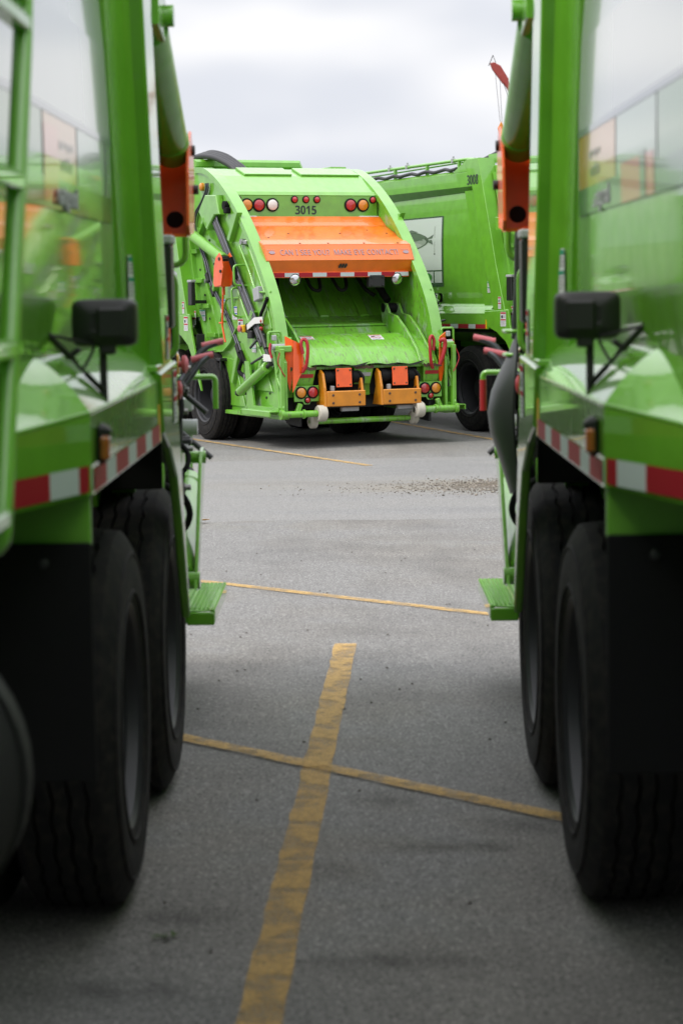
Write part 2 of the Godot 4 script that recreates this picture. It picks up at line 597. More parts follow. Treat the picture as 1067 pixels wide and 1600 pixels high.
func litter() -> void:
	# spilled gravel and sand on the strip
	var st := MB.new()
	st.lathe(Vector3.ZERO, Vector3.UP, [Vector2(0.0, 0.5), Vector2(0.42, 0.36), Vector2(0.6, 0.0), Vector2(0.35, -0.3), Vector2(0.0, -0.35)], 7)
	var mm := MultiMesh.new()
	mm.transform_format = MultiMesh.TRANSFORM_3D
	mm.use_colors = true
	mm.mesh = st.mesh()
	var sm := mat(Color.WHITE, 0.95)
	sm.vertex_color_use_as_albedo = true
	mm.mesh.surface_set_material(0, sm)
	mm.instance_count = 6000
	for i in 6000:
		var t := rng.randf()
		var x := 1.6 + rng.randfn(0, 0.42) if t < 0.85 else 1.1 + rng.randfn(0, 0.65)
		var z := -18.35 + rng.randfn(0, 0.34) - 0.12 * (x - 1.2)
		var s := rng.randf_range(0.004, 0.013) * (2.2 if rng.randf() < 0.05 else 1.0)
		var B := Basis.from_euler(Vector3(rng.randf() * 3, rng.randf() * 6, rng.randf() * 3)).scaled(Vector3(s, s * 0.7, s))
		mm.set_instance_transform(i, Transform3D(B, Vector3(x, 0.006 + s * 0.15, z)))
		var k := rng.randf_range(0.08, 0.28)
		mm.set_instance_color(i, Color(k * 1.12, k * 1.0, k * 0.84))
	var o := MultiMeshInstance3D.new()
	o.name = "gravel"
	o.multimesh = mm
	add_child(o)
	o.set_meta("kind", "stuff")
	tag(o, "brown gravel and grit spilled on the smooth grey asphalt beside the right truck", "gravel")
	# a low heap of sand under it
	var b := MB.new()
	var rows := []
	var f := FastNoiseLite.new(); f.seed = 15; f.frequency = 1.6
	for i in 31:
		var row := PackedVector3Array()
		for j in 61:
			var x := 0.55 + j * 0.035
			var z := -18.95 + i * 0.036
			var d := Vector2((x - 1.75) / 0.95, (z + 18.42) / 0.42).length()
			row.append(Vector3(x, -0.004 + 0.055 * maxf(0.0, 1.0 - d) * (0.8 + 0.7 * f.get_noise_2d(x * 3, z * 3)) + 0.012 * f.get_noise_2d(x * 6, z * 6), z))
		rows.append(row)
	b.grid(rows)
	var m := mat(lin(0.20, 0.165, 0.12), 1.0)
	m.albedo_texture = noise_tex(512, 0.06, 0.45, 1.0, 44, 5)
	tri(m, 1.5, true)
	var h := part(numbered("sand_heap"), b, m, self)
	h.set_meta("kind", "stuff")
	tag(h, "low brown heap of sand under the spilled gravel", "sand")
	var lf := MB.new()
	lf.col = Color(1, 1, 1)
	lf.slab([Vector3(-0.05, 0.012, 0.0), Vector3(-0.02, 0.02, 0.025), Vector3(0.03, 0.03, 0.02), Vector3(0.055, 0.022, 0.0), Vector3(0.02, 0.012, -0.028), Vector3(-0.025, 0.008, -0.02)], 0.003)
	var leaf := part(numbered("fallen_leaf"), lf, mat(lin(0.42, 0.22, 0.05), 0.7), self)
	leaf.position = Vector3(-1.13, 0.012, -15.64)
	tag(leaf, "dry yellow leaf on the asphalt beside the left truck", "leaf")
	var w := MB.new()
	for i in 16:
		var a := rng.randf() * TAU
		var l := rng.randf_range(0.012, 0.028)
		var p := Vector3(rng.randf_range(-0.02, 0.02), 0, rng.randf_range(-0.015, 0.015))
		var d := Vector3(cos(a), 0.5, sin(a)) * l
		var sd := Vector3(-sin(a), 0, cos(a)) * l * 0.25
		w.poly([p, p + d * 0.5 + sd, p + d, p + d * 0.5 - sd])
	var weed := part(numbered("weed"), w, mat(lin(0.06, 0.10, 0.03), 0.8), self)
	weed.position = Vector3(-0.51, 0.004, -5.41)
	tag(weed, "tiny green weed in a dark spot of the foreground asphalt", "weed")
	var pb := MB.new()
	for k in 46:
		var p := Vector3(rng.randf_range(-0.9, 0.9), 0.003, rng.randf_range(-14.0, -5.2))
		pb.lathe(p, Vector3.UP, [Vector2(0, 0.006), Vector2(0.005, 0.004), Vector2(0.007, 0.0)], 6)
	var peb := part(numbered("loose_grit"), pb, mat(lin(0.13, 0.12, 0.11), 0.95), self)
	peb.set_meta("kind", "stuff")
	tag(peb, "loose grit strewn on the asphalt between the two near trucks", "grit")

# ---------------------------------------------------------------- the truck
# local axes: x to the driver's side, y up, r towards the rear (r = -z); r = 0 at the front tandem axle
func at_x(x: float, pts: Array) -> Array:
	var o := []
	for p in pts: o.append(V(x, p[1], p[0]))
	return o

func seam(y: float) -> float:
	if y > 2.5: return 0.62 - (y - 2.5) * 0.33
	if y > 2.0: return 0.78 - (y - 2.0) * 0.32
	return 0.78 + (2.0 - y) * 0.38

func make_truck() -> Node3D:
	var T := thing("garbage_truck", "green rear loader garbage truck numbered 3015 with an open orange hopper facing the camera", "garbage truck", Vector3.ZERO, 0.0, "green garbage trucks parked in the yard")
	body(T)
	wheels(T)
	for s in [1.0, -1.0]:
		fender(T, s)
		near_gear(T, s)
		tail_side(T, s)
	tail_rear(T)
	cab(T)
	return T

func copy_truck(o: Node3D, label: String) -> Node3D:
	var c: Node3D = o.duplicate()
	c.name = numbered("garbage_truck")
	add_child(c)
	c.set_meta("label", label)
	return c

func body(T: Node3D) -> void:
	var sec := [[0.62, 1.06], [0.86, 1.12], [1.00, 1.26], [1.05, 1.45], [1.075, 1.7], [1.082, 2.0], [1.08, 2.35], [1.068, 2.6], [1.05, 2.8], [1.035, 2.92]]
	for s in [1.0, -1.0]:
		var b := MB.new()
		var rows := []
		for q in sec:
			var row := PackedVector3Array()
			var r1 := seam(q[1]) - 0.20
			for k in 25:
				var r := lerpf(-4.5, r1, k / 24.0)
				row.append(V((q[0] + hull_flare(r)) * s, q[1], r))
			rows.append(row)
		b.grid(rows)
		part("body_side", b, M.gloss, T)
		# roof rail band with a sloping underside
		var rb := MB.new()
		rb.slab([V(1.03 * s, 2.84, -4.5), V(1.135 * s, 2.95, -4.5), V(1.135 * s, 3.12, -4.5), V(1.10 * s, 3.15, -4.5), V(0.9 * s, 3.16, -4.5), V(0.9 * s, 2.84, -4.5)], 0.02)
		var prof := [[1.03, 2.84], [1.135, 2.95], [1.135, 3.12], [1.10, 3.15], [0.9, 3.16]]
		for i in 4:
			var a: Array = prof[i]
			var e: Array = prof[i + 1]
			rb.away([V(a[0] * s, a[1], -4.5), V(e[0] * s, e[1], -4.5), V(e[0] * s, e[1], seam(e[1]) - 0.24), V(a[0] * s, a[1], seam(a[1]) - 0.24)], V(0, 2.9, -2))
		part("roof_band", rb, M.green, T)
		# rear post along the slanting seam, with the curved gusset that leads to it
		var p := MB.new()
		var pl := []
		for y in [1.44, 1.7, 2.0, 2.3, 2.6, 2.95]: pl.append([seam(y) - 0.27, y])
		pl.append_array([[0.02, 3.20], [0.08, 3.27], [0.37, 3.27]])
		for y in [2.95, 2.6, 2.3, 2.0, 1.7, 1.44]: pl.append([seam(y), y])
		p.slab(at_x(1.09 * s, pl), 0.22, 0.006)
		part("rear_post", p, M.gloss, T)
		var gs := MB.new()
		rows = []
		var stp := []
		for y in [1.46, 1.7, 2.0, 2.3, 2.6, 2.9]:
			var row := PackedVector3Array()
			for q in [[1.124, -0.60], [1.124, -0.52], [1.124, -0.45], [1.125, -0.40], [1.129, -0.355], [1.135, -0.32], [1.144, -0.29], [1.156, -0.274], [1.163, -0.268]]:
				row.append(V(q[0] * s, y, seam(y) + q[1]))
			rows.append(row)
			stp.append(PackedVector3Array([V(1.07 * s, y, seam(y) - 0.607), V(1.124 * s, y, seam(y) - 0.60)]))
		gs.grid(stp)
		gs.grid(rows)
		part("post_gusset", gs, M.gloss, T)
		decal(T, V(1.129 * s, 1.74, 0.50), Vector3(s, 0, 0.04).normalized(), 0.12, 0.13, 2)
		# hull bottom rail
		var fr := MB.new()
		fr.bx(0.32 * s, 0.42 * s, 0.72, 1.02, -6.2, 1.7)
		part("frame_rail", fr, M.chassis, T)
		var bt := MB.new()
		bt.bx(0.42 * s, 0.66 * s, 1.0, 1.07, -4.45, 0.9)
		part("body_sill", bt, M.green, T)
	var roof := MB.new()
	var rw := []
	for q in [-1.0, -0.7, -0.35, 0.0, 0.35, 0.7, 1.0]:
		var row := PackedVector3Array()
		for k in 9: row.append(V(q * 0.92, 3.155 + 0.06 * (1 - q * q), lerpf(-4.5, 0.15, k / 8.0)))
		rw.append(row)
	roof.grid(rw)
	part("roof", roof, M.green, T)
	var fw := MB.new()
	fw.bx(-1.04, 1.04, 1.1, 3.15, -4.56, -4.5)
	part("front_bulkhead", fw, M.green, T)
	var fl := MB.new()
	fl.bx(-0.64, 0.64, 1.03, 1.07, -4.5, 1.05)
	part("body_floor", fl, M.chassis, T)
	# pipe and hose along the driver's side of the roof
	var rail := MB.new()
	rail.tube(bend([V(1.07, 3.16, -3.9), V(1.07, 3.28, -3.7), V(1.07, 3.285, -0.15), V(1.07, 3.27, 0.05)], 0.1), 0.021)
	rail.tube([V(1.02, 3.22, -3.6), V(1.02, 3.26, -0.3)], 0.012)
	for r in [-3.0, -2.1, -1.2, -0.35]:
		rail.bx(1.05, 1.09, 3.13, 3.27, r - 0.02, r + 0.02)
	part("roof_pipe", rail, M.green, T)
	for r in [-2.25, -1.75, -0.5]:
		var cl := MB.new()
		cl.bx(1.045, 1.095, 3.26, 3.315, r - 0.025, r + 0.025)
		cl.rod(V(1.07, 3.30, r), V(1.07, 3.34, r), 0.012)
		part("pipe_clamp", cl, M.grey, T)
	var hs := []
	for k in 22: hs.append(V(1.10 + 0.012 * sin(k * 1.3), 3.18 + 0.012 * sin(k * 2.1), -3.6 + k * 0.155))
	var hb := MB.new()
	hb.tube(flow(hs, 3), 0.022, 9)
	part("roof_hose", hb, M.hose, T)
	var tri_p := MB.new()
	tri_p.slab([V(1.12, 3.13, -0.42), V(1.12, 3.27, -0.05), V(1.12, 3.13, -0.05)], 0.02)
	part("rail_gusset", tri_p, M.green, T)
	# hose bundle that crosses to the tailgate
	for k in 4:
		var q := k * 0.045
		var h := MB.new()
		h.tube(flow([V(0.80 - q, 3.22, -0.5), V(0.80 - q, 3.30 + 0.02 * sin(k), -0.1), V(0.78 - q, 3.37 + 0.015 * k, 0.35), V(0.72 - q, 3.34 + 0.01 * k, 0.72), V(0.64 - q, 3.24, 1.0), V(0.60 - q, 3.15, 1.15)], 5), 0.034, 9)
		part("hose_bundle", h, M.hose, T)

func tyre_mesh() -> MB:
	var b := MB.new()
	var seg := 120
	# (x, radius, groove side: 0 plain, 1 zigzag)
	var side := [[-0.132, 0.31], [-0.140, 0.33], [-0.146, 0.39], [-0.143, 0.435], [-0.132, 0.478], [-0.118, 0.503], [-0.108, 0.515]]
	var strips := [side]
	var edges := [-0.108, -0.068, -0.022, 0.022, 0.068, 0.108]
	for i in 5:
		var x0: float = edges[i] + (0.0055 if i > 0 else 0.0)
		var x1: float = edges[i + 1] - (0.0055 if i < 4 else 0.0)
		var crown := func(x): return 0.525 - 0.010 * pow(x / 0.108, 2)
		strips.append([[x0, crown.call(x0), i > 0], [x1, crown.call(x1), i < 4]])
		if i < 4:
			var g: float = edges[i + 1]
			strips.append([[x1, crown.call(x1), true], [g - 0.004, 0.507, true]])
			strips.append([[g - 0.004, 0.507, true], [g + 0.004, 0.507, true]])
			strips.append([[g + 0.004, 0.507, true], [g + 0.0055, crown.call(g + 0.0055), true]])
	var other := []
	for q in side: other.push_front([-q[0], q[1]])
	strips.append(other)
	strips.append([[0.132, 0.31], [0.10, 0.295], [-0.10, 0.295], [-0.132, 0.31]])
	for st in strips:
		var rows := []
		for q in st:
			var row := PackedVector3Array()
			for k in seg:
				var w := TAU * k / seg
				var z := 0.0
				if q.size() > 2 and q[2]:
					z = [0.0, 0.005, -0.0015, -0.004][k % 4]
				row.append(Vector3(q[0] + z, q[1] * sin(w), q[1] * cos(w)))
			rows.append(row)
		b.grid(rows, true)
	# raised rings on the sidewall
	for s in [-1.0, 1.0]:
		b.lathe(Vector3(0, 0, 0), Vector3(s, 0, 0), [Vector2(0.458, 0.138), Vector2(0.454, 0.1445), Vector2(0.447, 0.1445), Vector2(0.443, 0.140)], 72)
		b.lathe(Vector3(0, 0, 0), Vector3(s, 0, 0), [Vector2(0.352, 0.141), Vector2(0.348, 0.1475), Vector2(0.342, 0.1475), Vector2(0.338, 0.141)], 72)
	return b

func wheels(T: Node3D) -> void:
	var tyre := tyre_mesh().mesh()
	var rb := MB.new()   # rim seen from outside, +x outward, dished inwards
	rb.lathe(Vector3.ZERO, Vector3.RIGHT, [Vector2(0.318, 0.120), Vector2(0.322, 0.132), Vector2(0.312, 0.134), Vector2(0.296, 0.122), Vector2(0.290, 0.09), Vector2(0.272, 0.085), Vector2(0.268, 0.0), Vector2(0.262, -0.09), Vector2(0.235, -0.112), Vector2(0.17, -0.095), Vector2(0.15, -0.112), Vector2(0.0, -0.112)], 56)
	rb.lathe(Vector3.ZERO, Vector3.RIGHT, [Vector2(0.268, -0.12), Vector2(0.30, -0.122), Vector2(0.318, -0.13)], 56)
	var rim := rb.mesh()
	var hb := MB.new()
	hb.lathe(Vector3.ZERO, Vector3.RIGHT, [Vector2(0.125, -0.112), Vector2(0.122, -0.03), Vector2(0.105, -0.012), Vector2(0.10, 0.01), Vector2(0.06, 0.02), Vector2(0.0, 0.022)], 32)
	for k in 10:
		var w := TAU * k / 10
		var o := Vector3(-0.105, sin(w) * 0.142, cos(w) * 0.142)
		hb.lathe(o, Vector3.RIGHT, [Vector2(0.017, 0.0), Vector2(0.016, 0.03), Vector2(0.009, 0.034), Vector2(0.009, 0.048), Vector2(0.0, 0.05)], 6)
	var hub := hb.mesh()
	for r in [0.0, 1.35]:
		for s in [1.0, -1.0]:
			for k in 2:
				var w := part("wheel", rim, M.rim, T)
				w.position = V(s * (1.018 if k == 0 else 0.69), 0.522, r)
				var out: float = s if k == 0 else -s
				w.rotation.y = 0.0 if out > 0 else PI
				w.rotation.x = rng.randf() * 6.0
				var t := part("tyre", tyre, M.tyre, w)
				if k == 0:
					part("hub", hub, M.rim, w)
		var ax := MB.new()
		ax.rod(V(-0.95, 0.522, r), V(0.95, 0.522, r), 0.07)
		ax.lathe(V(0, 0.522, r - 0.2), Vector3(0, 0, -1), [Vector2(0.0, 0.0), Vector2(0.14, 0.05), Vector2(0.2, 0.2), Vector2(0.14, 0.35), Vector2(0.0, 0.4)], 20, true)
		part("axle", ax, M.chassis, T)
	for s in [1.0, -1.0]:
		var w := part("wheel", rim, M.rim, T)
		w.position = V(s * 1.03, 0.522, -5.35)
		w.rotation.y = 0.0 if s > 0 else PI
		part("tyre", tyre, M.tyre, w)
		part("hub", hub, M.rim, w)
		var sp := MB.new()
		sp.bx(0.45 * s, 0.53 * s, 0.62, 0.72, -0.5, 1.85)
		part("leaf_spring", sp, M.chassis, T)
		if s < 0: continue
		# fuel tank ahead of the tandem
		var ft := MB.new()
		ft.lathe(V(0.92 * s, 0.85, -3.3), Vector3(0, 0, -1), [Vector2(0.0, 0.0), Vector2(0.2, 0.01), Vector2(0.262, 0.035), Vector2(0.28, 0.09), Vector2(0.28, 1.21), Vector2(0.262, 1.265), Vector2(0.2, 1.29), Vector2(0.0, 1.30)], 40, true)
		var tank := part("fuel_tank", ft, M.rubber, T)
		for r in [-3.05, -2.2]:
			var sb := MB.new()
			sb.lathe(V(0.92 * s, 0.85, r), Vector3(0, 0, -1), [Vector2(0.281, 0.0), Vector2(0.288, 0.0), Vector2(0.288, 0.06), Vector2(0.281, 0.06)], 40)
			part("tank_strap", sb, M.chassis, tank)
	var ax2 := MB.new()
	ax2.rod(V(-1.0, 0.522, -5.35), V(1.0, 0.522, -5.35), 0.06)
	part("axle", ax2, M.chassis, T)

func tape_strip(T: Node3D, a: Vector3, b: Vector3, out: Vector3, h: float, seq: Array) -> void:
	# seq: [length, 0 red / 1 white]
	var m := MB.new()
	var tot := 0.0
	for q in seq: tot += q[0]
	var p := 0.0
	var up := Vector3.UP
	for q in seq:
		var e: float = p + q[0]
		var c0: Vector3 = a.lerp(b, p / tot) + out * 0.0025
		var c1: Vector3 = a.lerp(b, e / tot) + out * 0.0025
		m.col = Color(0.50, 0.56, 0.56) if q[1] == 1 else Color(0.34, 0.018, 0.03)
		m.face([c0, c1, c1 + up * h, c0 + up * h], out)
		p = e
	part("reflective_tape", m, M.tape, T)

# printed sticker: o centre, n outward, w wide, h tall
func decal(T: Node3D, o: Vector3, nrm: Vector3, w: float, h: float, kind: int) -> void:
	var up := (Vector3.UP - nrm * nrm.y).normalized()
	var rt := up.cross(nrm).normalized()
	var m := MB.new()
	var q := func(x0, x1, y0, y1, c: Color, lift) -> void:
		m.col = c
		var k: Vector3 = o + nrm * lift
		m.face([k + rt * x0 * w + up * y0 * h, k + rt * x1 * w + up * y0 * h, k + rt * x1 * w + up * y1 * h, k + rt * x0 * w + up * y1 * h], nrm)
	var ink := Color(0.05, 0.05, 0.06)
	q.call(-0.5, 0.5, -0.5, 0.5, Color(0.6, 0.61, 0.62), 0.002)
	var head := Color(0.42, 0.03, 0.04)
	if kind == 1: head = Color(0.10, 0.16, 0.45)
	if kind == 2: head = Color(0.05, 0.28, 0.18)
	q.call(-0.47, 0.47, 0.36, 0.47, head, 0.0028)
	q.call(-0.47, 0.47, -0.09, 0.0, head, 0.0028)
	if kind == 0:
		q.call(-0.36, -0.05, 0.06, 0.26, ink, 0.0028)
	for i in 3:
		q.call(-0.02 if kind == 0 else -0.38, 0.40, 0.27 - i * 0.085, 0.30 - i * 0.085, Color(0.25, 0.25, 0.27), 0.0028)
	for i in 4:
		q.call(-0.40, 0.40 - 0.13 * (i % 2), -0.17 - i * 0.08, -0.145 - i * 0.08, Color(0.25, 0.25, 0.27), 0.0028)
	part("decal", m, M.decal, T)

func fender(T: Node3D, s: float) -> void:
	# outline in plan: nose (r, x) to the tail of the fender
	var o := [[-1.85, 0.985], [-1.13, 1.2], [0.60, 1.2]]
	var b := MB.new()
	var inner := [[-1.85, 0.93, 1.50], [-1.13, 1.075, 1.555], [0.60, 1.075, 1.555]]
	for i in 2:
		var a: Array = o[i]
		var e: Array = o[i + 1]
		var mid := V(0, 1.2, -0.5)
		b.away([V(a[1] * s, 1.245, a[0]), V(e[1] * s, 1.245, e[0]), V(e[1] * s, 1.43, e[0]), V(a[1] * s, 1.43 - (0.04 if i == 0 else 0.0), a[0])], mid)
		var top := []
		for k in 9:
			var t := k / 8.0
			var row := PackedVector3Array()
			for j in 13:
				var w := j / 12.0
				var p0 := V(a[1] * s, 1.43 - (0.04 if i == 0 else 0.0), a[0]).lerp(V(e[1] * s, 1.43, e[0]), w)
				var p1 := V(inner[i][1] * s, inner[i][2], inner[i][0]).lerp(V(inner[i + 1][1] * s, inner[i + 1][2], inner[i + 1][0]), w)
				var p := p0.lerp(p1, t)
				var convex := 1.5 * t - 0.5 * t * t
				var lift := convex if i == 1 else lerpf(0.3 * t + 0.7 * t * t, convex, smoothstep(0.45, 1.0, w))
				p.y = lerpf(p0.y, p1.y, lift)
				row.append(p)
			top.append(row)
		b.grid(top)
		b.away([V(a[1] * s, 1.245, a[0]), V(e[1] * s, 1.245, e[0]), V((e[1] - 0.05) * s, 1.243, e[0]), V((a[1] - 0.05) * s, 1.243, a[0])], V(0, 2, 0))
		b.away([V((a[1] - 0.05) * s, 1.243, a[0]), V((e[1] - 0.05) * s, 1.243, e[0]), V((e[1] - 0.05) * s, 1.42, e[0]), V((a[1] - 0.05) * s, 1.38, a[0])], V(2 * s, 1.2, 0))
		b.rod(V(a[1] * s - 0.004 * s, 1.428 - (0.04 if i == 0 else 0.0), a[0]), V(e[1] * s - 0.004 * s, 1.428, e[0]), 0.006, 8)
	b.poly([V(0.985 * s, 1.245, -1.85), V(0.985 * s, 1.39, -1.85), V(0.93 * s, 1.50, -1.85), V(0.7 * s, 1.50, -1.85), V(0.7 * s, 1.245, -1.85)])
	var f := part("fender", b, M.gloss, T)
	# weld lip where the fender top meets the body
	var lp := MB.new()
	lp.tube([V(0.935 * s, 1.503, -1.85), V(1.078 * s, 1.558, -1.13), V(1.078 * s, 1.558, -0.1)], 0.007, 8)
	part("fender_lip", lp, M.gloss, f)
	tape_strip(T, V(1.2 * s, 1.25, -1.10), V(1.2 * s, 1.25, 0.52), Vector3(s, 0, 0), 0.052, [[0.26, 9], [0.2, 0], [0.17, 1], [0.24, 0], [0.17, 1], [0.22, 0], [0.15, 1], [0.21, 0]].slice(1))
	var nd := Vector3(0.72 * s, 0, 0.215).normalized()
	tape_strip(T, V(1.196 * s, 1.255, -1.16), V(1.0 * s, 1.255, -1.80), nd, 0.058, [[0.055, 0], [0.15, 1], [0.26, 0], [0.10, 1], [0.11, 0]])
	# side marker light
	var hz := MB.new()
	hz.box(V(1.212 * s, 1.352, -1.02), Vector3(0.026, 0.092, 0.05), 0.01)
	hz.box(V(1.222 * s, 1.378, -1.02), Vector3(0.022, 0.03, 0.04), 0.01)
	var ml := part("marker_light", hz, M.black, T)
	var le := MB.new()
	le.box(V(1.220 * s, 1.343, -1.028), Vector3(0.022, 0.056, 0.044), 0.006)
	hz.box(V(1.212 * s, 1.39, -1.02), Vector3(0.03, 0.016, 0.052), 0.006)
	part("lens", le, M.dulllens, ml)
	# mud flap bracket and flap ahead of the front tandem wheel
	var br := MB.new()
	br.bx(0.52 * s, 1.195 * s, 1.13, 1.243, -1.13, -1.115)
	part("flap_bracket", br, M.green, T)
	var mf := MB.new()
	mf.bx(0.52 * s, 1.195 * s, 0.60, 1.14, -1.148, -1.132, 0.003)
	var fl := part("mud_flap", mf, M.rubber, T)
	for x in [0.62, 0.86, 1.09]:
		var bo := MB.new()
		bo.lathe(V(x * s, 1.095, -1.148), Vector3(0, 0, 1), [Vector2(0.012, 0), Vector2(0.012, 0.004), Vector2(0.008, 0.008), Vector2(0, 0.009)], 10)
		part("bolt", bo, M.rim, fl)
	# inner wheel arch liner
	var wl := MB.new()
	wl.bx(0.55 * s, 1.14 * s, 1.20, 1.225, -1.1, 0.75)
	wl.bx(0.5 * s, 0.53 * s, 0.62, 1.2, -1.1, 2.0)
	wl.bx(0.3 * s, 1.15 * s, 1.05, 1.24, 1.14, 1.155)
	part("wheel_arch", wl, M.chassis, T)
	# fender mirror
	var mh := MB.new()
	var c := V(1.195 * s, 1.622, -0.77)
	var rows := []
	for q in [[0.030, 0.50], [0.034, 0.56], [0.030, 0.80], [0.012, 0.96], [-0.016, 1.0], [-0.034, 0.985], [-0.038, 0.95]]:
		var row := PackedVector3Array()
		for k in 32:
			var w := TAU * k / 32
			var cx := signf(cos(w)) * pow(absf(cos(w)), 0.30)
			var cy := signf(sin(w)) * pow(absf(sin(w)), 0.30)
			row.append(c + Vector3(cx * 0.078 * (0.55 + 0.45 * q[1]) if q[1] > 0.6 else cx * 0.05 * q[1], cy * 0.057 * (0.55 + 0.45 * q[1]) if q[1] > 0.6 else cy * 0.036 * q[1], q[0]))
		rows.append(row)
	mh.grid(rows, true)
	mh.face(Array(rows[0]), Vector3(0, 0, 1))
	mh.box(c + Vector3(0.02 * s, 0.0, 0.032), Vector3(0.07, 0.075, 0.018), 0.007)
	mh.box(c + Vector3(0.008 * s, -0.06, 0.012), Vector3(0.04, 0.03, 0.03), 0.005)
	var mi := part("fender_mirror", mh, M.black, T)
	var mg := MB.new()
	mg.lathe(c + Vector3(0, 0, -0.0385), Vector3(0, 0, -1), [Vector2(0.05, -0.002), Vector2(0.03, 0.006), Vector2(0.0, 0.009)], 24, true)
	part("mirror_glass", mg, M.mirror, mi)
	var mp := MB.new()
	mp.tube(bend([V(1.19 * s, 1.43, -0.77), V(1.19 * s, 1.565, -0.77), V(1.178 * s, 1.585, -0.77)], 0.015), 0.0095, 10)
	part("mirror_post", mp, M.chassis, mi)
	var mr := MB.new()
	var e0 := V(1.187 * s, 1.462, -0.775)
	var e1 := V(1.085 * s, 1.60, -0.95)
	mr.rod(e0, e0.lerp(e1, 0.3), 0.007)
	mr.rod(e0.lerp(e1, 0.26), e0.lerp(e1, 0.72), 0.004)
	mr.rod(e0.lerp(e1, 0.6), e1, 0.008)
	mr.rod(e1, V(1.185 * s, 1.567, -0.772), 0.004)
	mr.tube(flow([V(1.17 * s, 1.565, -0.78), V(1.16 * s, 1.54, -0.79), V(1.145 * s, 1.515, -0.83), V(1.13 * s, 1.54, -0.84), V(1.12 * s, 1.545, -0.86)]), 0.004, 6)
	mr.box(V(1.13 * s, 1.552, -0.85), Vector3(0.04, 0.014, 0.03), 0.004, Basis.from_euler(Vector3(0, 0, 0.6 * s)))
	part("mirror_brace", mr, M.black, mi)

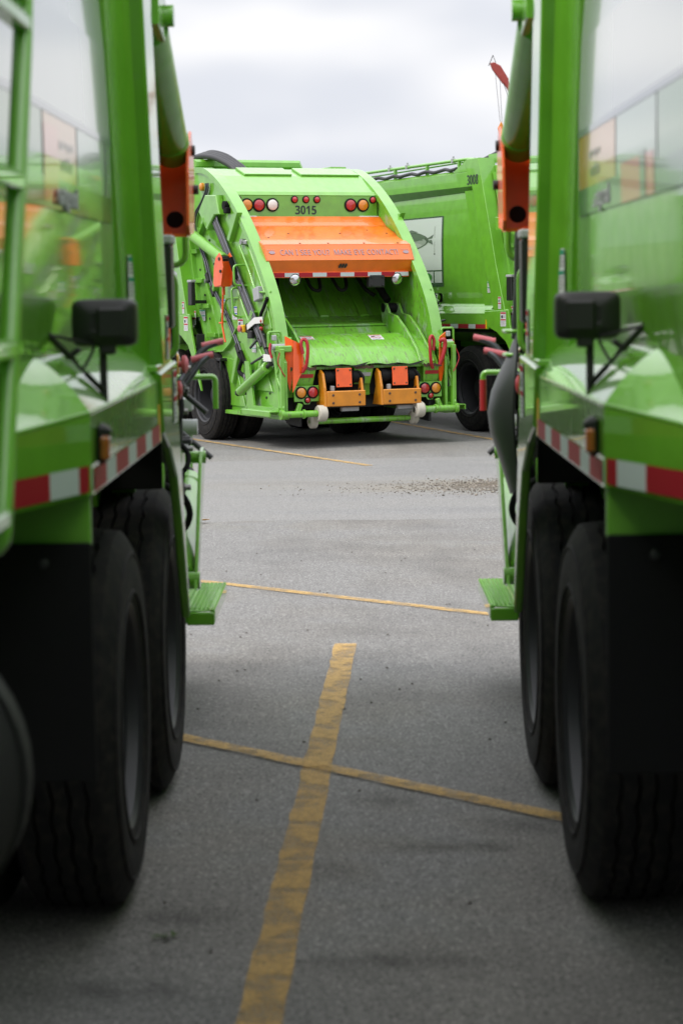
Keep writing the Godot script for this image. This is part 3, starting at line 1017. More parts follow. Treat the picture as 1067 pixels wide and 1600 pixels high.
func near_gear(T: Node3D, s: float) -> void:
	# plate that closes the fender behind and sweeps down round the rear wheel
	var p := MB.new()
	p.slab(at_x(1.196 * s, [[0.50, 1.455], [1.08, 1.475], [1.12, 1.29], [1.25, 0.97], [1.41, 0.58], [1.36, 0.64], [1.15, 0.95], [1.02, 1.10], [0.80, 1.21], [0.585, 1.27]]), 0.03, 0.006)
	p.bx(1.14 * s, 1.2 * s, 1.456, 1.478, 0.50, 1.07, 0.004)
	part("wheel_shroud", p, M.gloss, T)
	decal(T, V(1.212 * s, 1.365, 0.97), Vector3(s, 0, 0), 0.13, 0.17, 0)
	decal(T, V(1.201 * s, 1.555, 0.865), Vector3(s, 0, 0), 0.07, 0.14, 0)
	var yl := MB.new()
	yl.bx(1.2 * s, 1.2025 * s, 1.25, 1.36, 0.52, 0.55, 0.0)
	part("yellow_strip", yl, M.yellow, T)
	# guard behind the rear wheel
	var g := MB.new()
	g.slab([V(0.56 * s, 1.15, 1.98), V(0.965 * s, 1.15, 1.98), V(0.965 * s, 0.42, 2.14), V(0.56 * s, 0.42, 2.14)], 0.014)
	part("mud_flap", g, M.rubber, T)
	# riding step on its hanger
	var hg := MB.new()
	hg.slab(at_x(1.085 * s, [[2.5, 0.95], [2.62, 0.95], [2.75, 0.46], [3.45, 0.46], [3.45, 0.37], [2.58, 0.37]]), 0.03, 0.004)
	hg.bx(0.98 * s, 1.08 * s, 0.85, 0.93, 2.50, 2.6)
	hg.bx(0.98 * s, 1.08 * s, 0.375, 0.45, 2.62, 3.4)
	part("step_hanger", hg, M.green, T)
	var st := MB.new()
	st.slab([V(1.10 * s, 0.417, 2.62), V(1.205 * s, 0.417, 2.66), V(1.205 * s, 0.417, 3.46), V(1.10 * s, 0.417, 3.46)], 0.006)
	st.bx(1.193 * s, 1.212 * s, 0.362, 0.424, 2.66, 3.46, 0.006)
	st.bx(1.10 * s, 1.212 * s, 0.362, 0.414, 2.62, 2.635, 0.004)
	var step := part("riding_step", st, M.gloss, T)
	var gr := MB.new()
	for i in 40:
		for j in 5:
			var r := 2.675 + i * 0.0195
			if r < 3.45:
				gr.bx((1.107 + j * 0.0175) * s, (1.119 + j * 0.0175) * s, 0.418, 0.4245, r, r + 0.011, 0.002)
	var grit := part("step_tread", gr, M.green, step)
	grit.set_meta("kind", "stuff")
	# lift cylinder, its orange bracket and the orange safety prop
	var a := V(1.15 * s, 2.47, 1.02)
	var e := V(1.135 * s, 2.145, 2.03)
	var d := (e - a).normalized()
	var cy := MB.new()
	cy.lathe(a, d, [Vector2(0, 0), Vector2(0.05, 0.0), Vector2(0.064, 0.015), Vector2(0.064, (e - a).length() - 0.12)], 32)
	cy.lathe(a, d, [Vector2(0.064, (e - a).length() - 0.125), Vector2(0.0675, (e - a).length() - 0.12), Vector2(0.0675, (e - a).length() - 0.01), Vector2(0.06, (e - a).length()), Vector2(0.0, (e - a).length())], 32)
	var lc := part("lift_cylinder", cy, M.satin, T)
	var cv := MB.new()
	cv.slab(at_x(1.19 * s, [[0.78, 2.60], [1.04, 2.58], [1.10, 2.48], [1.02, 2.42], [0.80, 2.45]]), 0.03, 0.004)
	cv.rod(V(1.10 * s, 2.50, 1.0), V(1.235 * s, 2.50, 1.0), 0.035)
	cv.bx(1.205 * s, 1.222 * s, 2.56, 2.66, 0.94, 1.0)
	part("clevis", cv, M.green, lc)
	var pin := MB.new()
	pin.rod(V(1.205 * s, 2.585, 1.0), V(1.235 * s, 2.585, 1.0), 0.028)
	pin.rod(V(1.205 * s, 2.50, 1.04), V(1.232 * s, 2.50, 1.04), 0.03)
	part("hinge_pin", pin, M.black, lc)
	var br := MB.new()
	for x in [1.198, 1.072]:
		br.slab(at_x(x * s, [[1.95, 2.17], [2.06, 2.22], [2.13, 2.17], [2.17, 2.05], [2.10, 1.85], [1.90, 1.835], [1.86, 1.87], [1.89, 2.06]]), 0.012, 0.003)
	br.slab([V(1.078 * s, 2.12, 2.13), V(1.192 * s, 2.12, 2.13), V(1.192 * s, 1.845, 2.075), V(1.078 * s, 1.845, 2.075)], 0.012)
	br.slab([V(1.078 * s, 1.842, 2.08), V(1.192 * s, 1.842, 2.08), V(1.192 * s, 1.838, 1.90), V(1.078 * s, 1.838, 1.90)], 0.012)
	var bk := part("cylinder_bracket", br, M.hot, T)
	var bp := MB.new()
	bp.rod(V(1.06 * s, 2.15, 2.07), V(1.215 * s, 2.15, 2.07), 0.020)
	bp.rod(V(1.204 * s, 2.01, 2.115), V(1.222 * s, 2.01, 2.115), 0.018)
	bp.box(V(1.135 * s, 2.15, 2.06), Vector3(0.10, 0.07, 0.05), 0.01)
	part("bracket_pin", bp, M.black, bk).set_meta("kind", "stuff")
	var hole := MB.new()
	hole.lathe(V(1.135 * s, 1.90, 2.079), Vector3(0, 0.2, 0.98).normalized(), [Vector2(0.032, 0.0), Vector2(0.029, 0.004), Vector2(0.0, 0.005)], 24)
	part("rubber_buffer", hole, M.rubber, bk)
	var pr := MB.new()
	pr.tube([V(1.12 * s, 1.85, 1.97), V(1.12 * s, 1.76, 1.95), V(1.11 * s, 1.40, 1.88), V(1.105 * s, 1.36, 1.88), V(1.10 * s, 1.20, 1.94)], 0.0115)
	pr.rod(V(1.11 * s, 1.42, 1.80), V(1.11 * s, 1.425, 1.90), 0.011)
	pr.bx(1.105 * s, 1.135 * s, 1.74, 1.85, 1.945, 1.985)
	part("safety_prop", pr, M.hot, T)
	var wp := MB.new()
	wp.rod(V(1.125 * s, 2.12, 2.20), V(1.06 * s, 1.88, 2.24), 0.03)
	part("hose_sleeve", wp, M.rubber, T)
	# grab handles
	var h1 := MB.new()
	h1.tube(bend([V(0.99 * s, 2.03, 2.36), V(1.15 * s, 2.03, 2.36), V(1.15 * s, 1.805, 2.37), V(0.99 * s, 1.795, 2.37)], 0.05), 0.0125)
	part("grab_handle", h1, M.green, T)
	var h2 := MB.new()
	h2.tube(bend([V(0.99 * s, 1.775, 2.20), V(1.12 * s, 1.775, 2.20), V(1.115 * s, 1.46, 2.24), V(0.99 * s, 1.44, 2.24)], 0.05), 0.0135)
	part("grab_handle", h2, M.green, T)
	# control box behind the post, with a grey lid
	var cb := MB.new()
	cb.bx(1.15 * s, 1.205 * s, 1.58, 1.85, 1.03, 1.15, 0.008)
	cb.bx(1.0 * s, 1.16 * s, 1.6, 1.64, 1.06, 1.12, 0.004)
	var cbo := part("control_box", cb, M.black, T)
	var cl := MB.new()
	cl.bx(1.145 * s, 1.21 * s, 1.85, 1.88, 1.025, 1.155, 0.006)
	part("lid", cl, M.grey, cbo)
	decal(T, V(1.03 * s, 1.46, 1.04), Vector3(s, 0, -0.3).normalized(), 0.12, 0.13, 2)
	# lower cylinder
	var la := V(1.10 * s, 0.60, 2.36)
	var lb := V(1.08 * s, 0.90, 3.12)
	var ll := (lb - la).length()
	var ly := MB.new()
	ly.lathe(la, (lb - la).normalized(), [Vector2(0, 0), Vector2(0.05, 0.0), Vector2(0.056, 0.01), Vector2(0.056, ll - 0.07), Vector2(0.062, ll - 0.06), Vector2(0.062, ll - 0.01), Vector2(0.05, ll), Vector2(0, ll)], 24)
	var lw := part("lower_cylinder", ly, M.green, T)
	var lr := MB.new()
	lr.rod(la - (lb - la).normalized() * 0.07, la, 0.03)
	lr.rod(lb, lb + (lb - la).normalized() * 0.10, 0.022)
	lr.rod(V(1.0 * s, 0.585, 2.32), V(1.14 * s, 0.585, 2.32), 0.025)
	part("cylinder_rod", lr, M.chassis, lw).set_meta("kind", "stuff")

# gear at the tail corner that only the two near trucks show
func near_levers(T: Node3D, s: float) -> void:
	var spare := T.get_node_or_null("corner_post" if s > 0 else "corner_post2")
	if spare and spare.get_node_or_null("grab_handle"): spare.get_node("grab_handle").free()
	var h3 := MB.new()
	h3.tube(bend([V(0.99 * s, 1.345, 3.05), V(1.205 * s, 1.345, 3.10), V(1.205 * s, 1.30, 3.10)], 0.03), 0.0125)
	h3.rod(V(1.205 * s, 1.315, 3.10), V(1.205 * s, 1.21, 3.10), 0.0125)
	var h3p := part("grab_handle", h3, M.green, T)
	# levers
	for q in [[2.72, 1.485, -0.022], [2.58, 1.435, -0.055]]:
		var lv := MB.new()
		var y0: float = q[1]
		lv.tube(bend([V(1.07 * s, y0 - 0.17, q[0] - 0.1), V(1.11 * s, y0 - 0.115, q[0] - 0.04), V(1.185 * s, y0 - 0.01, q[0]), V((1.27 + q[2]) * s, y0 + 0.012, q[0] + 0.02)], 0.03), 0.0125)
		var lo := part("control_lever", lv, M.tube, T)
		var gp := MB.new()
		gp.tube([V((1.20 + q[2]) * s, y0 - 0.003, q[0] + 0.004), V((1.278 + q[2]) * s, y0 + 0.014, q[0] + 0.022), V((1.284 + q[2]) * s, y0 + 0.015, q[0] + 0.024)], 0.0142)
		part("grip", gp, M.grip, lo)
	for q in [[2.72, 1.22, 0.08], [2.95, 1.02, 0.08]]:
		var lv := MB.new()
		lv.tube([V(1.07 * s, q[1] + 0.10, q[0]), V(1.19 * s, q[1] + 0.0, q[0] - 0.03), V(1.195 * s, q[1] - 0.004, q[0] - 0.031)], 0.0115)
		part("control_lever", lv, M.hose, T)
	# emergency stop
	var eb := MB.new()
	eb.box(V(1.085 * s, 1.42, 2.42), Vector3(0.045, 0.085, 0.09), 0.008)
	var es := part("emergency_stop", eb, M.yellow, T)
	var ek := MB.new()
	ek.lathe(V(1.107 * s, 1.42, 2.42), Vector3(s, 0, 0), [Vector2(0.012, 0), Vector2(0.012, 0.012), Vector2(0.033, 0.016), Vector2(0.036, 0.028), Vector2(0.02, 0.038), Vector2(0, 0.04)], 20)
	part("push_button", ek, M.grip, es)
	var ep := MB.new()
	ep.box(V(1.055 * s, 1.40, 2.46), Vector3(0.03, 0.10, 0.12), 0.008)
	part("switch_housing", ep, M.black, es)
	var rk := MB.new()
	rk.lathe(V(1.07 * s, 1.33, 2.2), Vector3(s, 0, 0), [Vector2(0.012, 0), Vector2(0.012, 0.04), Vector2(0.033, 0.044), Vector2(0.036, 0.06), Vector2(0.02, 0.068), Vector2(0, 0.07)], 20)
	part("push_button", rk, M.red, T)
	var wb := MB.new()
	wb.slab([V(1.10 * s, 1.44, 2.52), V(1.10 * s, 1.38, 2.52), V(1.06 * s, 1.44, 2.72), V(1.02 * s, 1.48, 2.93), V(1.02 * s, 1.55, 2.93), V(1.06 * s, 1.51, 2.72)], 0.012)
	part("valve_bracket", wb, M.white, T)
	var wb2 := MB.new()
	wb2.slab([V(1.07 * s, 1.08, 2.98), V(1.07 * s, 1.02, 2.98), V(1.04 * s, 1.06, 3.2), V(1.04 * s, 1.13, 3.2)], 0.012)
	part("valve_bracket", wb2, M.white, T)
	# valve stack: blocks, stem and black linkage under the levers
	var vs := MB.new()
	vs.bx(1.02 * s, 1.10 * s, 1.16, 1.28, 2.48, 2.66)
	vs.bx(1.02 * s, 1.09 * s, 0.98, 1.09, 2.62, 2.86)
	vs.rod(V(1.055 * s, 0.94, 2.55), V(1.055 * s, 1.47, 2.55), 0.018)
	vs.rod(V(1.09 * s, 1.03, 2.38), V(1.09 * s, 1.36, 2.38), 0.014)
	var vv := part("valve_block", vs, M.green, T)
	var vk := MB.new()
	for q in [[1.33, 2.46], [1.10, 2.72], [1.31, 2.62]]:
		vk.rod(V(1.02 * s, q[0], q[1]), V(1.125 * s, q[0], q[1]), 0.022)
		vk.bx(1.06 * s, 1.13 * s, q[0] - 0.012, q[0] + 0.012, q[1] - 0.05, q[1] + 0.05)
	vk.rod(V(1.10 * s, 1.12, 2.44), V(1.10 * s, 1.36, 2.44), 0.017)
	vk.lathe(V(1.09 * s, 0.97, 2.40), Vector3(0, -1, 0), [Vector2(0, 0), Vector2(0.03, 0.005), Vector2(0.034, 0.06), Vector2(0.022, 0.085), Vector2(0, 0.09)], 16)
	part("linkage", vk, M.hose, vv).set_meta("kind", "stuff")
	var hl := MB.new()
	hl.tube(flow([V(1.06 * s, 0.97, 2.2), V(1.13 * s, 0.93, 2.18), V(1.155 * s, 0.86, 2.2), V(1.13 * s, 0.80, 2.22), V(1.08 * s, 0.80, 2.2)]), 0.013)
	hl.tube(flow([V(1.08 * s, 1.03, 2.3), V(1.12 * s, 1.0, 2.28), V(1.10 * s, 0.92, 2.24), V(1.11 * s, 0.80, 2.25)]), 0.014)
	part("hydraulic_hose", hl, M.rubber, T)
	for q in [[1.27, 2.34, 0.0, 0.08], [1.05, 2.50, 0.01, 0.06], [1.46, 2.30, -0.02, 0.12]]:
		var hx := MB.new()
		hx.tube(flow([V(1.0 * s, q[0] + q[3], q[1]), V(1.09 * s, q[0] + q[3] * 0.9, q[1] + 0.02), V((1.12 + q[2]) * s, q[0] + 0.01, q[1] + 0.01), V((1.11 + q[2] * 0.6) * s, q[0] - q[3] * 0.8, q[1] - 0.02), V(1.05 * s, q[0] - q[3] * 1.1, q[1])]), 0.0105, 8)
		part("hydraulic_hose", hx, M.rubber, T)
	for q in [[1.40, 2.55], [1.24, 2.36], [1.08, 2.58], [0.94, 2.42]]:
		var ft := MB.new()
		ft.rod(V(1.09 * s, q[0], q[1]), V(1.145 * s, q[0], q[1]), 0.013, 6)
		ft.rod(V(1.10 * s, q[0], q[1]), V(1.125 * s, q[0], q[1]), 0.019, 6)
		part("fitting", ft, M.steel, T)
	var lk := MB.new()
	lk.slab(at_x(1.165 * s, [[2.27, 0.56], [2.36, 0.54], [2.86, 1.02], [2.80, 1.07], [2.70, 1.06]]), 0.014, 0.003)
	lk.rod(V(1.10 * s, 0.585, 2.33), V(1.18 * s, 0.585, 2.33), 0.034)
	lk.rod(V(1.10 * s, 1.03, 2.79), V(1.18 * s, 1.03, 2.79), 0.026)
	part("link_arm", lk, M.gloss, T)

func tail_side(T: Node3D, s: float) -> void:
	var X := 1.0
	var tg := MB.new()
	var out := [[0.40, 3.18], [0.62, 2.60], [0.78, 2.0], [0.93, 1.5], [1.24, 1.02], [1.36, 0.80], [1.76, 0.36], [3.42, 0.36], [3.42, 0.95], [3.27, 1.14], [3.13, 1.55], [2.94, 1.86], [2.70, 2.12], [2.40, 2.43], [2.085, 2.70], [1.75, 2.92], [1.42, 3.08], [1.0, 3.18]]
	tg.slab(at_x(0.985 * s, out), 0.03, 0.004)
	var plate := part("tailgate_side", tg, M.green, T)
	# heavy rim along the curved rear edge
	var rp := [[0.85, 3.20], [1.15, 3.175], [1.45, 3.075], [1.75, 2.925], [2.085, 2.70], [2.40, 2.43], [2.70, 2.12], [2.94, 1.84], [3.13, 1.55], [3.25, 1.25], [3.30, 1.08]]
	var pts := []
	for q in rp: pts.append(V(0, q[1], q[0]))
	pts = flow(pts, 4)
	var rm := MB.new()
	for x in [[0.89, 1.025]]:
		var A := []; var B := []; var C := []; var D := []
		for i in pts.size():
			var t: Vector3 = (pts[mini(i + 1, pts.size() - 1)] - pts[maxi(i - 1, 0)]).normalized()
			var nn := Vector3(0, -t.z, t.y)
			if nn.z > 0: nn = -nn
			var p0: Vector3 = pts[i] + nn * 0.012
			var p1: Vector3 = pts[i] - nn * 0.055
			A.append(p0 + Vector3(x[0] * s, 0, 0)); B.append(p0 + Vector3(x[1] * s, 0, 0))
			C.append(p1 + Vector3(x[1] * s, 0, 0)); D.append(p1 + Vector3(x[0] * s, 0, 0))
		var pa := func(k): return PackedVector3Array(k)
		rm.grid([pa.call(A), pa.call(B)]); rm.grid([pa.call(B), pa.call(C)]); rm.grid([pa.call(C), pa.call(D)]); rm.grid([pa.call(D), pa.call(A)])
		rm.poly([A[-1], B[-1], C[-1], D[-1]])
		rm.poly([A[0], B[0], C[0], D[0]])
	part("tailgate_rim", rm, M.green, T)
	# torn lip where the rim ends
	var lip := MB.new()
	lip.slab([V(0.86 * s, 1.22, 3.29), V(1.02 * s, 1.24, 3.27), V(1.02 * s, 1.05, 3.36), V(0.97 * s, 1.0, 3.38), V(0.90 * s, 1.06, 3.37)], 0.014)
	part("rim_lip", lip, M.worn, T)
	var iw := MB.new()
	iw.slab(at_x(0.93 * s, [[1.1, 3.0], [1.1, 1.0], [3.25, 0.9], [3.2, 1.2], [3.1, 1.5], [2.66, 2.08], [2.05, 2.64], [1.7, 2.9]]), 0.014)
	part("hopper_wall", iw, M.worn, T)
	# folded cover near the top
	var bxp := [[1.36, 2.86], [1.70, 2.845], [1.80, 2.62], [1.64, 2.62], [1.39, 2.45], [1.14, 2.68]]
	var cv := MB.new()
	cv.slab(at_x(1.045 * s, bxp), 0.09, 0.01)
	part("valve_cover", cv, M.green, plate)
	var bk := MB.new()
	bk.rod(V(1.0 * s, 2.72, 1.86), V(1.06 * s, 2.72, 1.86), 0.05)
	bk.box(V(1.03 * s, 2.66, 1.9), Vector3(0.06, 0.07, 0.09), 0.01)
	part("pivot_cap", bk, M.rubber, plate)
	# ladder of square ribs along the seam
	for q in [[0.95, 1.87], [1.15, 1.57], [1.34, 1.23], [0.80, 2.22]]:
		var rb := MB.new()
		rb.box(V(1.02 * s, q[1], q[0]), Vector3(0.06, 0.055, 0.27), 0.008)
		part("side_rib", rb, M.green, plate)
	var se := MB.new()
	se.slab([V(1.02 * s, 3.1, 0.44), V(1.02 * s, 2.6, 0.62), V(1.02 * s, 2.0, 0.78), V(1.02 * s, 1.5, 0.95), V(1.02 * s, 1.02, 1.24), V(1.02 * s, 1.02, 1.28), V(1.02 * s, 1.5, 1.0), V(1.02 * s, 2.0, 0.83), V(1.02 * s, 2.6, 0.67), V(1.02 * s, 3.1, 0.49)], 0.06)
	part("seam_flange", se, M.green, plate)
	var gk := MB.new()
	gk.tube([V(1.035 * s, 2.9, 0.50), V(1.035 * s, 2.6, 0.605), V(1.035 * s, 2.0, 0.765), V(1.035 * s, 1.5, 0.935), V(1.035 * s, 1.05, 1.21)], 0.012, 6)
	part("seam_gasket", gk, M.rubber, plate)
	var se2 := MB.new()
	se2.slab([V(1.01 * s, 2.5, 0.98), V(1.01 * s, 1.95, 1.16), V(1.01 * s, 1.25, 1.6), V(1.01 * s, 1.20, 1.58), V(1.01 * s, 1.9, 1.14), V(1.01 * s, 2.5, 0.95)], 0.05)
	part("side_rib", se2, M.green, plate)
	# long folded stiffeners that run down the side
	for q in [[[2.20, 2.62], [1.95, 2.33], [2.02, 2.30], [2.29, 2.62]], [[1.20, 2.60], [1.02, 2.42], [1.06, 2.40], [1.27, 2.60]], [[2.62, 1.52], [2.46, 1.30], [2.52, 1.28], [2.70, 1.50]], [[2.16, 1.06], [1.98, 0.70], [2.04, 0.68], [2.24, 1.04]], [[2.55, 0.62], [2.40, 0.40], [2.46, 0.40], [2.62, 0.62]], [[1.55, 1.98], [1.44, 1.74], [1.50, 1.74], [1.62, 1.98]], [[2.85, 0.98], [2.74, 0.74], [2.80, 0.74], [2.92, 0.98]]]:
		var rb := MB.new()
		rb.slab(at_x(1.03 * s, q), 0.07, 0.006)
		part("side_rib", rb, M.green, plate)
	var fold := MB.new()
	fold.slab([V(1.0 * s, 1.02, 1.50), V(1.0 * s, 1.06, 1.70), V(1.0 * s, 1.14, 1.93), V(1.0 * s, 1.26, 2.10), V(1.06 * s, 1.26, 2.10), V(1.06 * s, 1.14, 1.93), V(1.06 * s, 1.06, 1.70), V(1.06 * s, 1.02, 1.50)].slice(0, 0) + [V(1.0 * s, 1.03, 1.36), V(1.05 * s, 1.03, 1.36), V(1.05 * s, 1.05, 1.72), V(1.0 * s, 1.05, 1.72)], 0.012)
	fold.slab([V(1.0 * s, 1.05, 1.72), V(1.05 * s, 1.05, 1.72), V(1.05 * s, 1.15, 1.95), V(1.0 * s, 1.15, 1.95)], 0.012)
	fold.slab([V(1.0 * s, 1.15, 1.95), V(1.05 * s, 1.15, 1.95), V(1.05 * s, 1.32, 2.14), V(1.0 * s, 1.32, 2.14)], 0.012)
	part("side_rib", fold, M.green, plate)
	# raised middle panel with its long edge
	var mp := MB.new()
	mp.slab(at_x(1.008 * s, [[1.55, 2.42], [1.82, 2.16], [2.30, 1.55], [2.86, 0.98], [3.1, 0.62], [2.62, 0.62], [2.05, 1.28], [1.62, 1.86], [1.46, 2.2]]), 0.025, 0.008)
	mp.slab(at_x(1.006 * s, [[2.28, 2.33], [2.52, 2.20], [2.92, 1.72], [3.1, 1.32], [2.98, 1.16], [2.62, 1.62], [2.36, 1.98]]), 0.022, 0.008)
	mp.slab(at_x(1.008 * s, [[1.42, 0.78], [1.62, 0.98], [2.0, 0.96], [2.30, 0.42], [1.78, 0.42]]), 0.02, 0.008)
	part("side_panel", mp, M.green, plate)
	# bottom flange and tape
	var bf := MB.new()
	bf.bx(0.96 * s, 1.08 * s, 0.33, 0.375, 1.78, 3.44, 0.006)
	bf.slab([V(1.0 * s, 0.37, 1.80), V(1.05 * s, 0.37, 1.80), V(1.05 * s, 0.80, 1.38), V(1.0 * s, 0.80, 1.38)], 0.02)
	part("bottom_flange", bf, M.worn, plate)
	tape_strip(plate, V(1.004 * s, 0.385, 2.60), V(1.004 * s, 0.385, 3.12), Vector3(s, 0, 0), 0.06, [[0.22, 1], [0.3, 0]])
	decal(plate, V(1.024 * s, 1.49, 2.06), Vector3(s, 0, 0), 0.15, 0.15, 1)
	decal(plate, V(1.024 * s, 1.345, 2.23), Vector3(s, 0, 0), 0.15, 0.15, 0)
	decal(plate, V(1.004 * s, 1.57, 1.66), Vector3(s, 0, 0), 0.16, 0.16, 1)
	decal(plate, V(1.025 * s, 1.10, 2.62), Vector3(s, 0, 0), 0.12, 0.10, 2)
	decal(plate, V(1.024 * s, 0.92, 2.95), Vector3(s, 0, 0), 0.10, 0.14, 1)
	# body stickers ahead of the seam
	decal(T, V(1.10 * s, 1.43, 0.955), Vector3(s, 0, 0), 0.12, 0.17, 0)
	# hydraulic tubes
	for k in 4:
		var q := 0.048 * k
		var tb := MB.new()
		tb.tube([V(1.045 * s, 2.62, 1.47 + q), V(1.05 * s, 2.55, 1.50 + q), V(1.05 * s, 1.80, 2.24 + q), V(1.05 * s, 1.30, 2.72 + q), V(1.05 * s, 1.12 + 0.04 * k, 2.88 + q * 0.7)], 0.0165, 8)
		part("hydraulic_tube", tb, M.tube if k % 2 else M.hose, plate)
	for k in 3:
		var q := k * 0.034
		var hp := []
		for z in [[1.25, 3.0], [1.245, 2.92], [1.09, 2.79], [0.86, 2.66], [0.80, 2.54], [0.83, 2.44], [0.95, 2.33], [1.16, 2.10], [1.26, 1.93], [1.35, 1.80], [1.74, 1.50], [2.04, 1.21], [2.22, 1.0]]:
			hp.append(V((1.032 + 0.012 * (k % 2)) * s, z[1], z[0] + q))
		var hm := MB.new()
		hm.tube(flow(hp, 3), 0.0125, 7)
		part("hydraulic_line", hm, M.tube, plate)
	var hs := MB.new()
	hs.tube(flow([V(1.05 * s, 1.02, 2.22), V(1.06 * s, 0.96, 2.33), V(1.06 * s, 0.89, 2.27), V(1.06 * s, 0.83, 2.24), V(1.06 * s, 0.79, 2.34), V(1.06 * s, 0.76, 2.46), V(1.06 * s, 0.72, 2.50)]), 0.024, 8)
	hs.tube(flow([V(1.04 * s, 1.06, 2.26), V(1.05 * s, 0.92, 2.40), V(1.05 * s, 0.74, 2.54)]), 0.018, 8)
	part("hydraulic_hose", hs, M.rubber, plate)
	for q in [[1.27, 1.90], [2.16, 1.08], [1.42, 1.74]]:
		var cm := MB.new()
		cm.box(V(1.045 * s, q[1], q[0] + 0.03), Vector3(0.05, 0.06, 0.13), 0.008, Basis.from_euler(Vector3(-0.9, 0, 0)))
		part("line_clamp", cm, M.chassis, plate)
	var fi := MB.new()
	for q in [[2.50, 0.74], [2.46, 0.78], [1.30, 1.86]]:
		fi.rod(V(1.03 * s, q[1], q[0]), V(1.09 * s, q[1], q[0]), 0.025, 8)
	part("fitting", fi, M.steel, plate)
	# side marker, small work lamp, junction box
	var am := MB.new()
	am.lathe(V(1.0 * s, 2.97, 1.08), Vector3(s, 0, 0), [Vector2(0.05, 0), Vector2(0.048, 0.03), Vector2(0.03, 0.045), Vector2(0, 0.05)], 20)
	part("marker_light", am, M.amberlens, plate)
	var wl := MB.new()
	wl.rod(V(1.0 * s, 2.29, 2.36), V(1.06 * s, 2.29, 2.36), 0.035, 12)
	wl.box(V(1.03 * s, 2.28, 2.44), Vector3(0.04, 0.05, 0.08), 0.01)
	part("proximity_sensor", wl, M.steel, plate)
	var jb := MB.new()
	jb.box(V(1.04 * s, 1.70, 2.80), Vector3(0.07, 0.15, 0.15), 0.01, Basis.from_euler(Vector3(0.2, 0, 0)))
	part("junction_box", jb, M.grey, plate)
	var cbl := MB.new()
	cbl.tube(flow([V(1.04 * s, 1.66, 3.06), V(1.05 * s, 1.55, 2.98), V(1.05 * s, 1.48, 2.90), V(1.05 * s, 1.40, 2.86)]), 0.02, 7)
	part("cable", cbl, M.rubber, plate)
	# bent rods used as grab handles
	var r1 := MB.new()
	r1.tube(bend([V(0.99 * s, 2.28, 2.30), V(1.06 * s, 2.26, 2.32), V(1.06 * s, 1.96, 2.60), V(1.06 * s, 1.75, 2.76), V(1.05 * s, 1.72, 2.86), V(0.99 * s, 1.72, 3.05)], 0.05), 0.012)
	part("grab_rod", r1, M.green, plate)
	var r2 := MB.new()
	r2.tube(bend([V(0.99 * s, 1.39, 1.70), V(1.08 * s, 1.39, 1.74), V(1.08 * s, 1.66, 1.96), V(1.0 * s, 1.66, 2.22)], 0.05), 0.013)
	part("grab_rod", r2, M.green, plate)
	var lb := MB.new()
	lb.rod(V(1.0 * s, 0.84, 1.50), V(1.09 * s, 0.84, 1.50), 0.05)
	lb.rod(V(1.09 * s, 0.96, 1.64), V(1.09 * s, 0.67, 1.68), 0.014)
	lb.rod(V(1.09 * s, 0.95, 1.75), V(1.09 * s, 0.67, 1.77), 0.014)
	lb.box(V(1.06 * s, 0.95, 1.70), Vector3(0.1, 0.035, 0.15), 0.006)
	lb.rod(V(1.06 * s, 0.66, 1.66), V(1.06 * s, 0.66, 1.80), 0.014)
	part("latch", lb, M.black, plate)
	var bt := MB.new()
	for q in [[1.18, 2.50], [1.26, 2.34], [1.33, 2.20], [1.40, 2.06], [1.47, 1.93], [1.10, 2.60], [1.24, 2.60], [0.94, 2.0], [1.08, 1.70], [1.22, 1.42], [2.0, 2.72], [2.5, 2.3], [2.88, 1.9], [2.9, 1.5], [3.0, 0.6], [2.9, 0.55]]:
		bt.lathe(V(1.0 * s, q[1], q[0]), Vector3(s, 0, 0), [Vector2(0.016, 0), Vector2(0.014, 0.01), Vector2(0, 0.013)], 6)
	for q in [[1.62, 1.64], [1.80, 1.42], [1.95, 1.22], [2.2, 1.16], [2.45, 0.9]]:
		bt.lathe(V(1.02 * s, q[1], q[0]), Vector3(s, 0, 0), [Vector2(0.012, 0), Vector2(0.010, 0.008), Vector2(0, 0.01)], 6)
	var bo := part("bolt_heads", bt, M.chassis, plate)
	bo.set_meta("kind", "stuff")
	# rear corner: latticed post, hook loop, flared orange guard, red clamp
	var ps := MB.new()
	var xp := 1.05
	ps.bx((xp - 0.02) * s, (xp + 0.025) * s, 0.42, 1.10, 3.44, 3.49)
	ps.tube([V((xp + 0.01) * s, 1.08, 3.28), V((xp + 0.01) * s, 0.42, 3.42)], 0.018, 8)
	for y in [[0.62, 0.82], [0.98, 0.80]]:
		ps.tube([V(xp * s, y[0], 3.46), V((xp + 0.01) * s, y[1], 3.32)], 0.014, 8)
	ps.slab(at_x((xp + 0.005) * s, [[3.2, 0.36], [3.50, 0.36], [3.50, 0.46], [3.42, 0.64], [3.22, 0.60]]), 0.02, 0.003)
	ps.box(V((xp - 0.05) * s, 1.10, 3.38), Vector3(0.16, 0.07, 0.14), 0.01)
	var post := part("corner_post", ps, M.green, T)
	var lo := MB.new()
	lo.tube(bend([V((xp + 0.09) * s, 1.12, 3.30), V((xp + 0.09) * s, 1.285, 3.30), V((xp - 0.06) * s, 1.285, 3.30), V((xp - 0.06) * s, 1.14, 3.30)], 0.03), 0.013)
	part("grab_handle", lo, M.green, post)
	var cp := MB.new()
	cp.rod(V((xp + 0.06) * s, 1.12, 3.32), V((xp - 0.1) * s, 1.12, 3.32), 0.035)
	cp.box(V((xp + 0.02) * s, 1.22, 3.30), Vector3(0.05, 0.06, 0.05), 0.008)
	part("latch_pin", cp, M.grey, post)
	var og := MB.new()
	og.slab([V(0.985 * s, 1.24, 3.40), V(0.90 * s, 1.19, 3.43), V(0.93 * s, 0.80, 3.46), V(0.965 * s, 0.60, 3.44), V(0.99 * s, 0.80, 3.40)], 0.012)
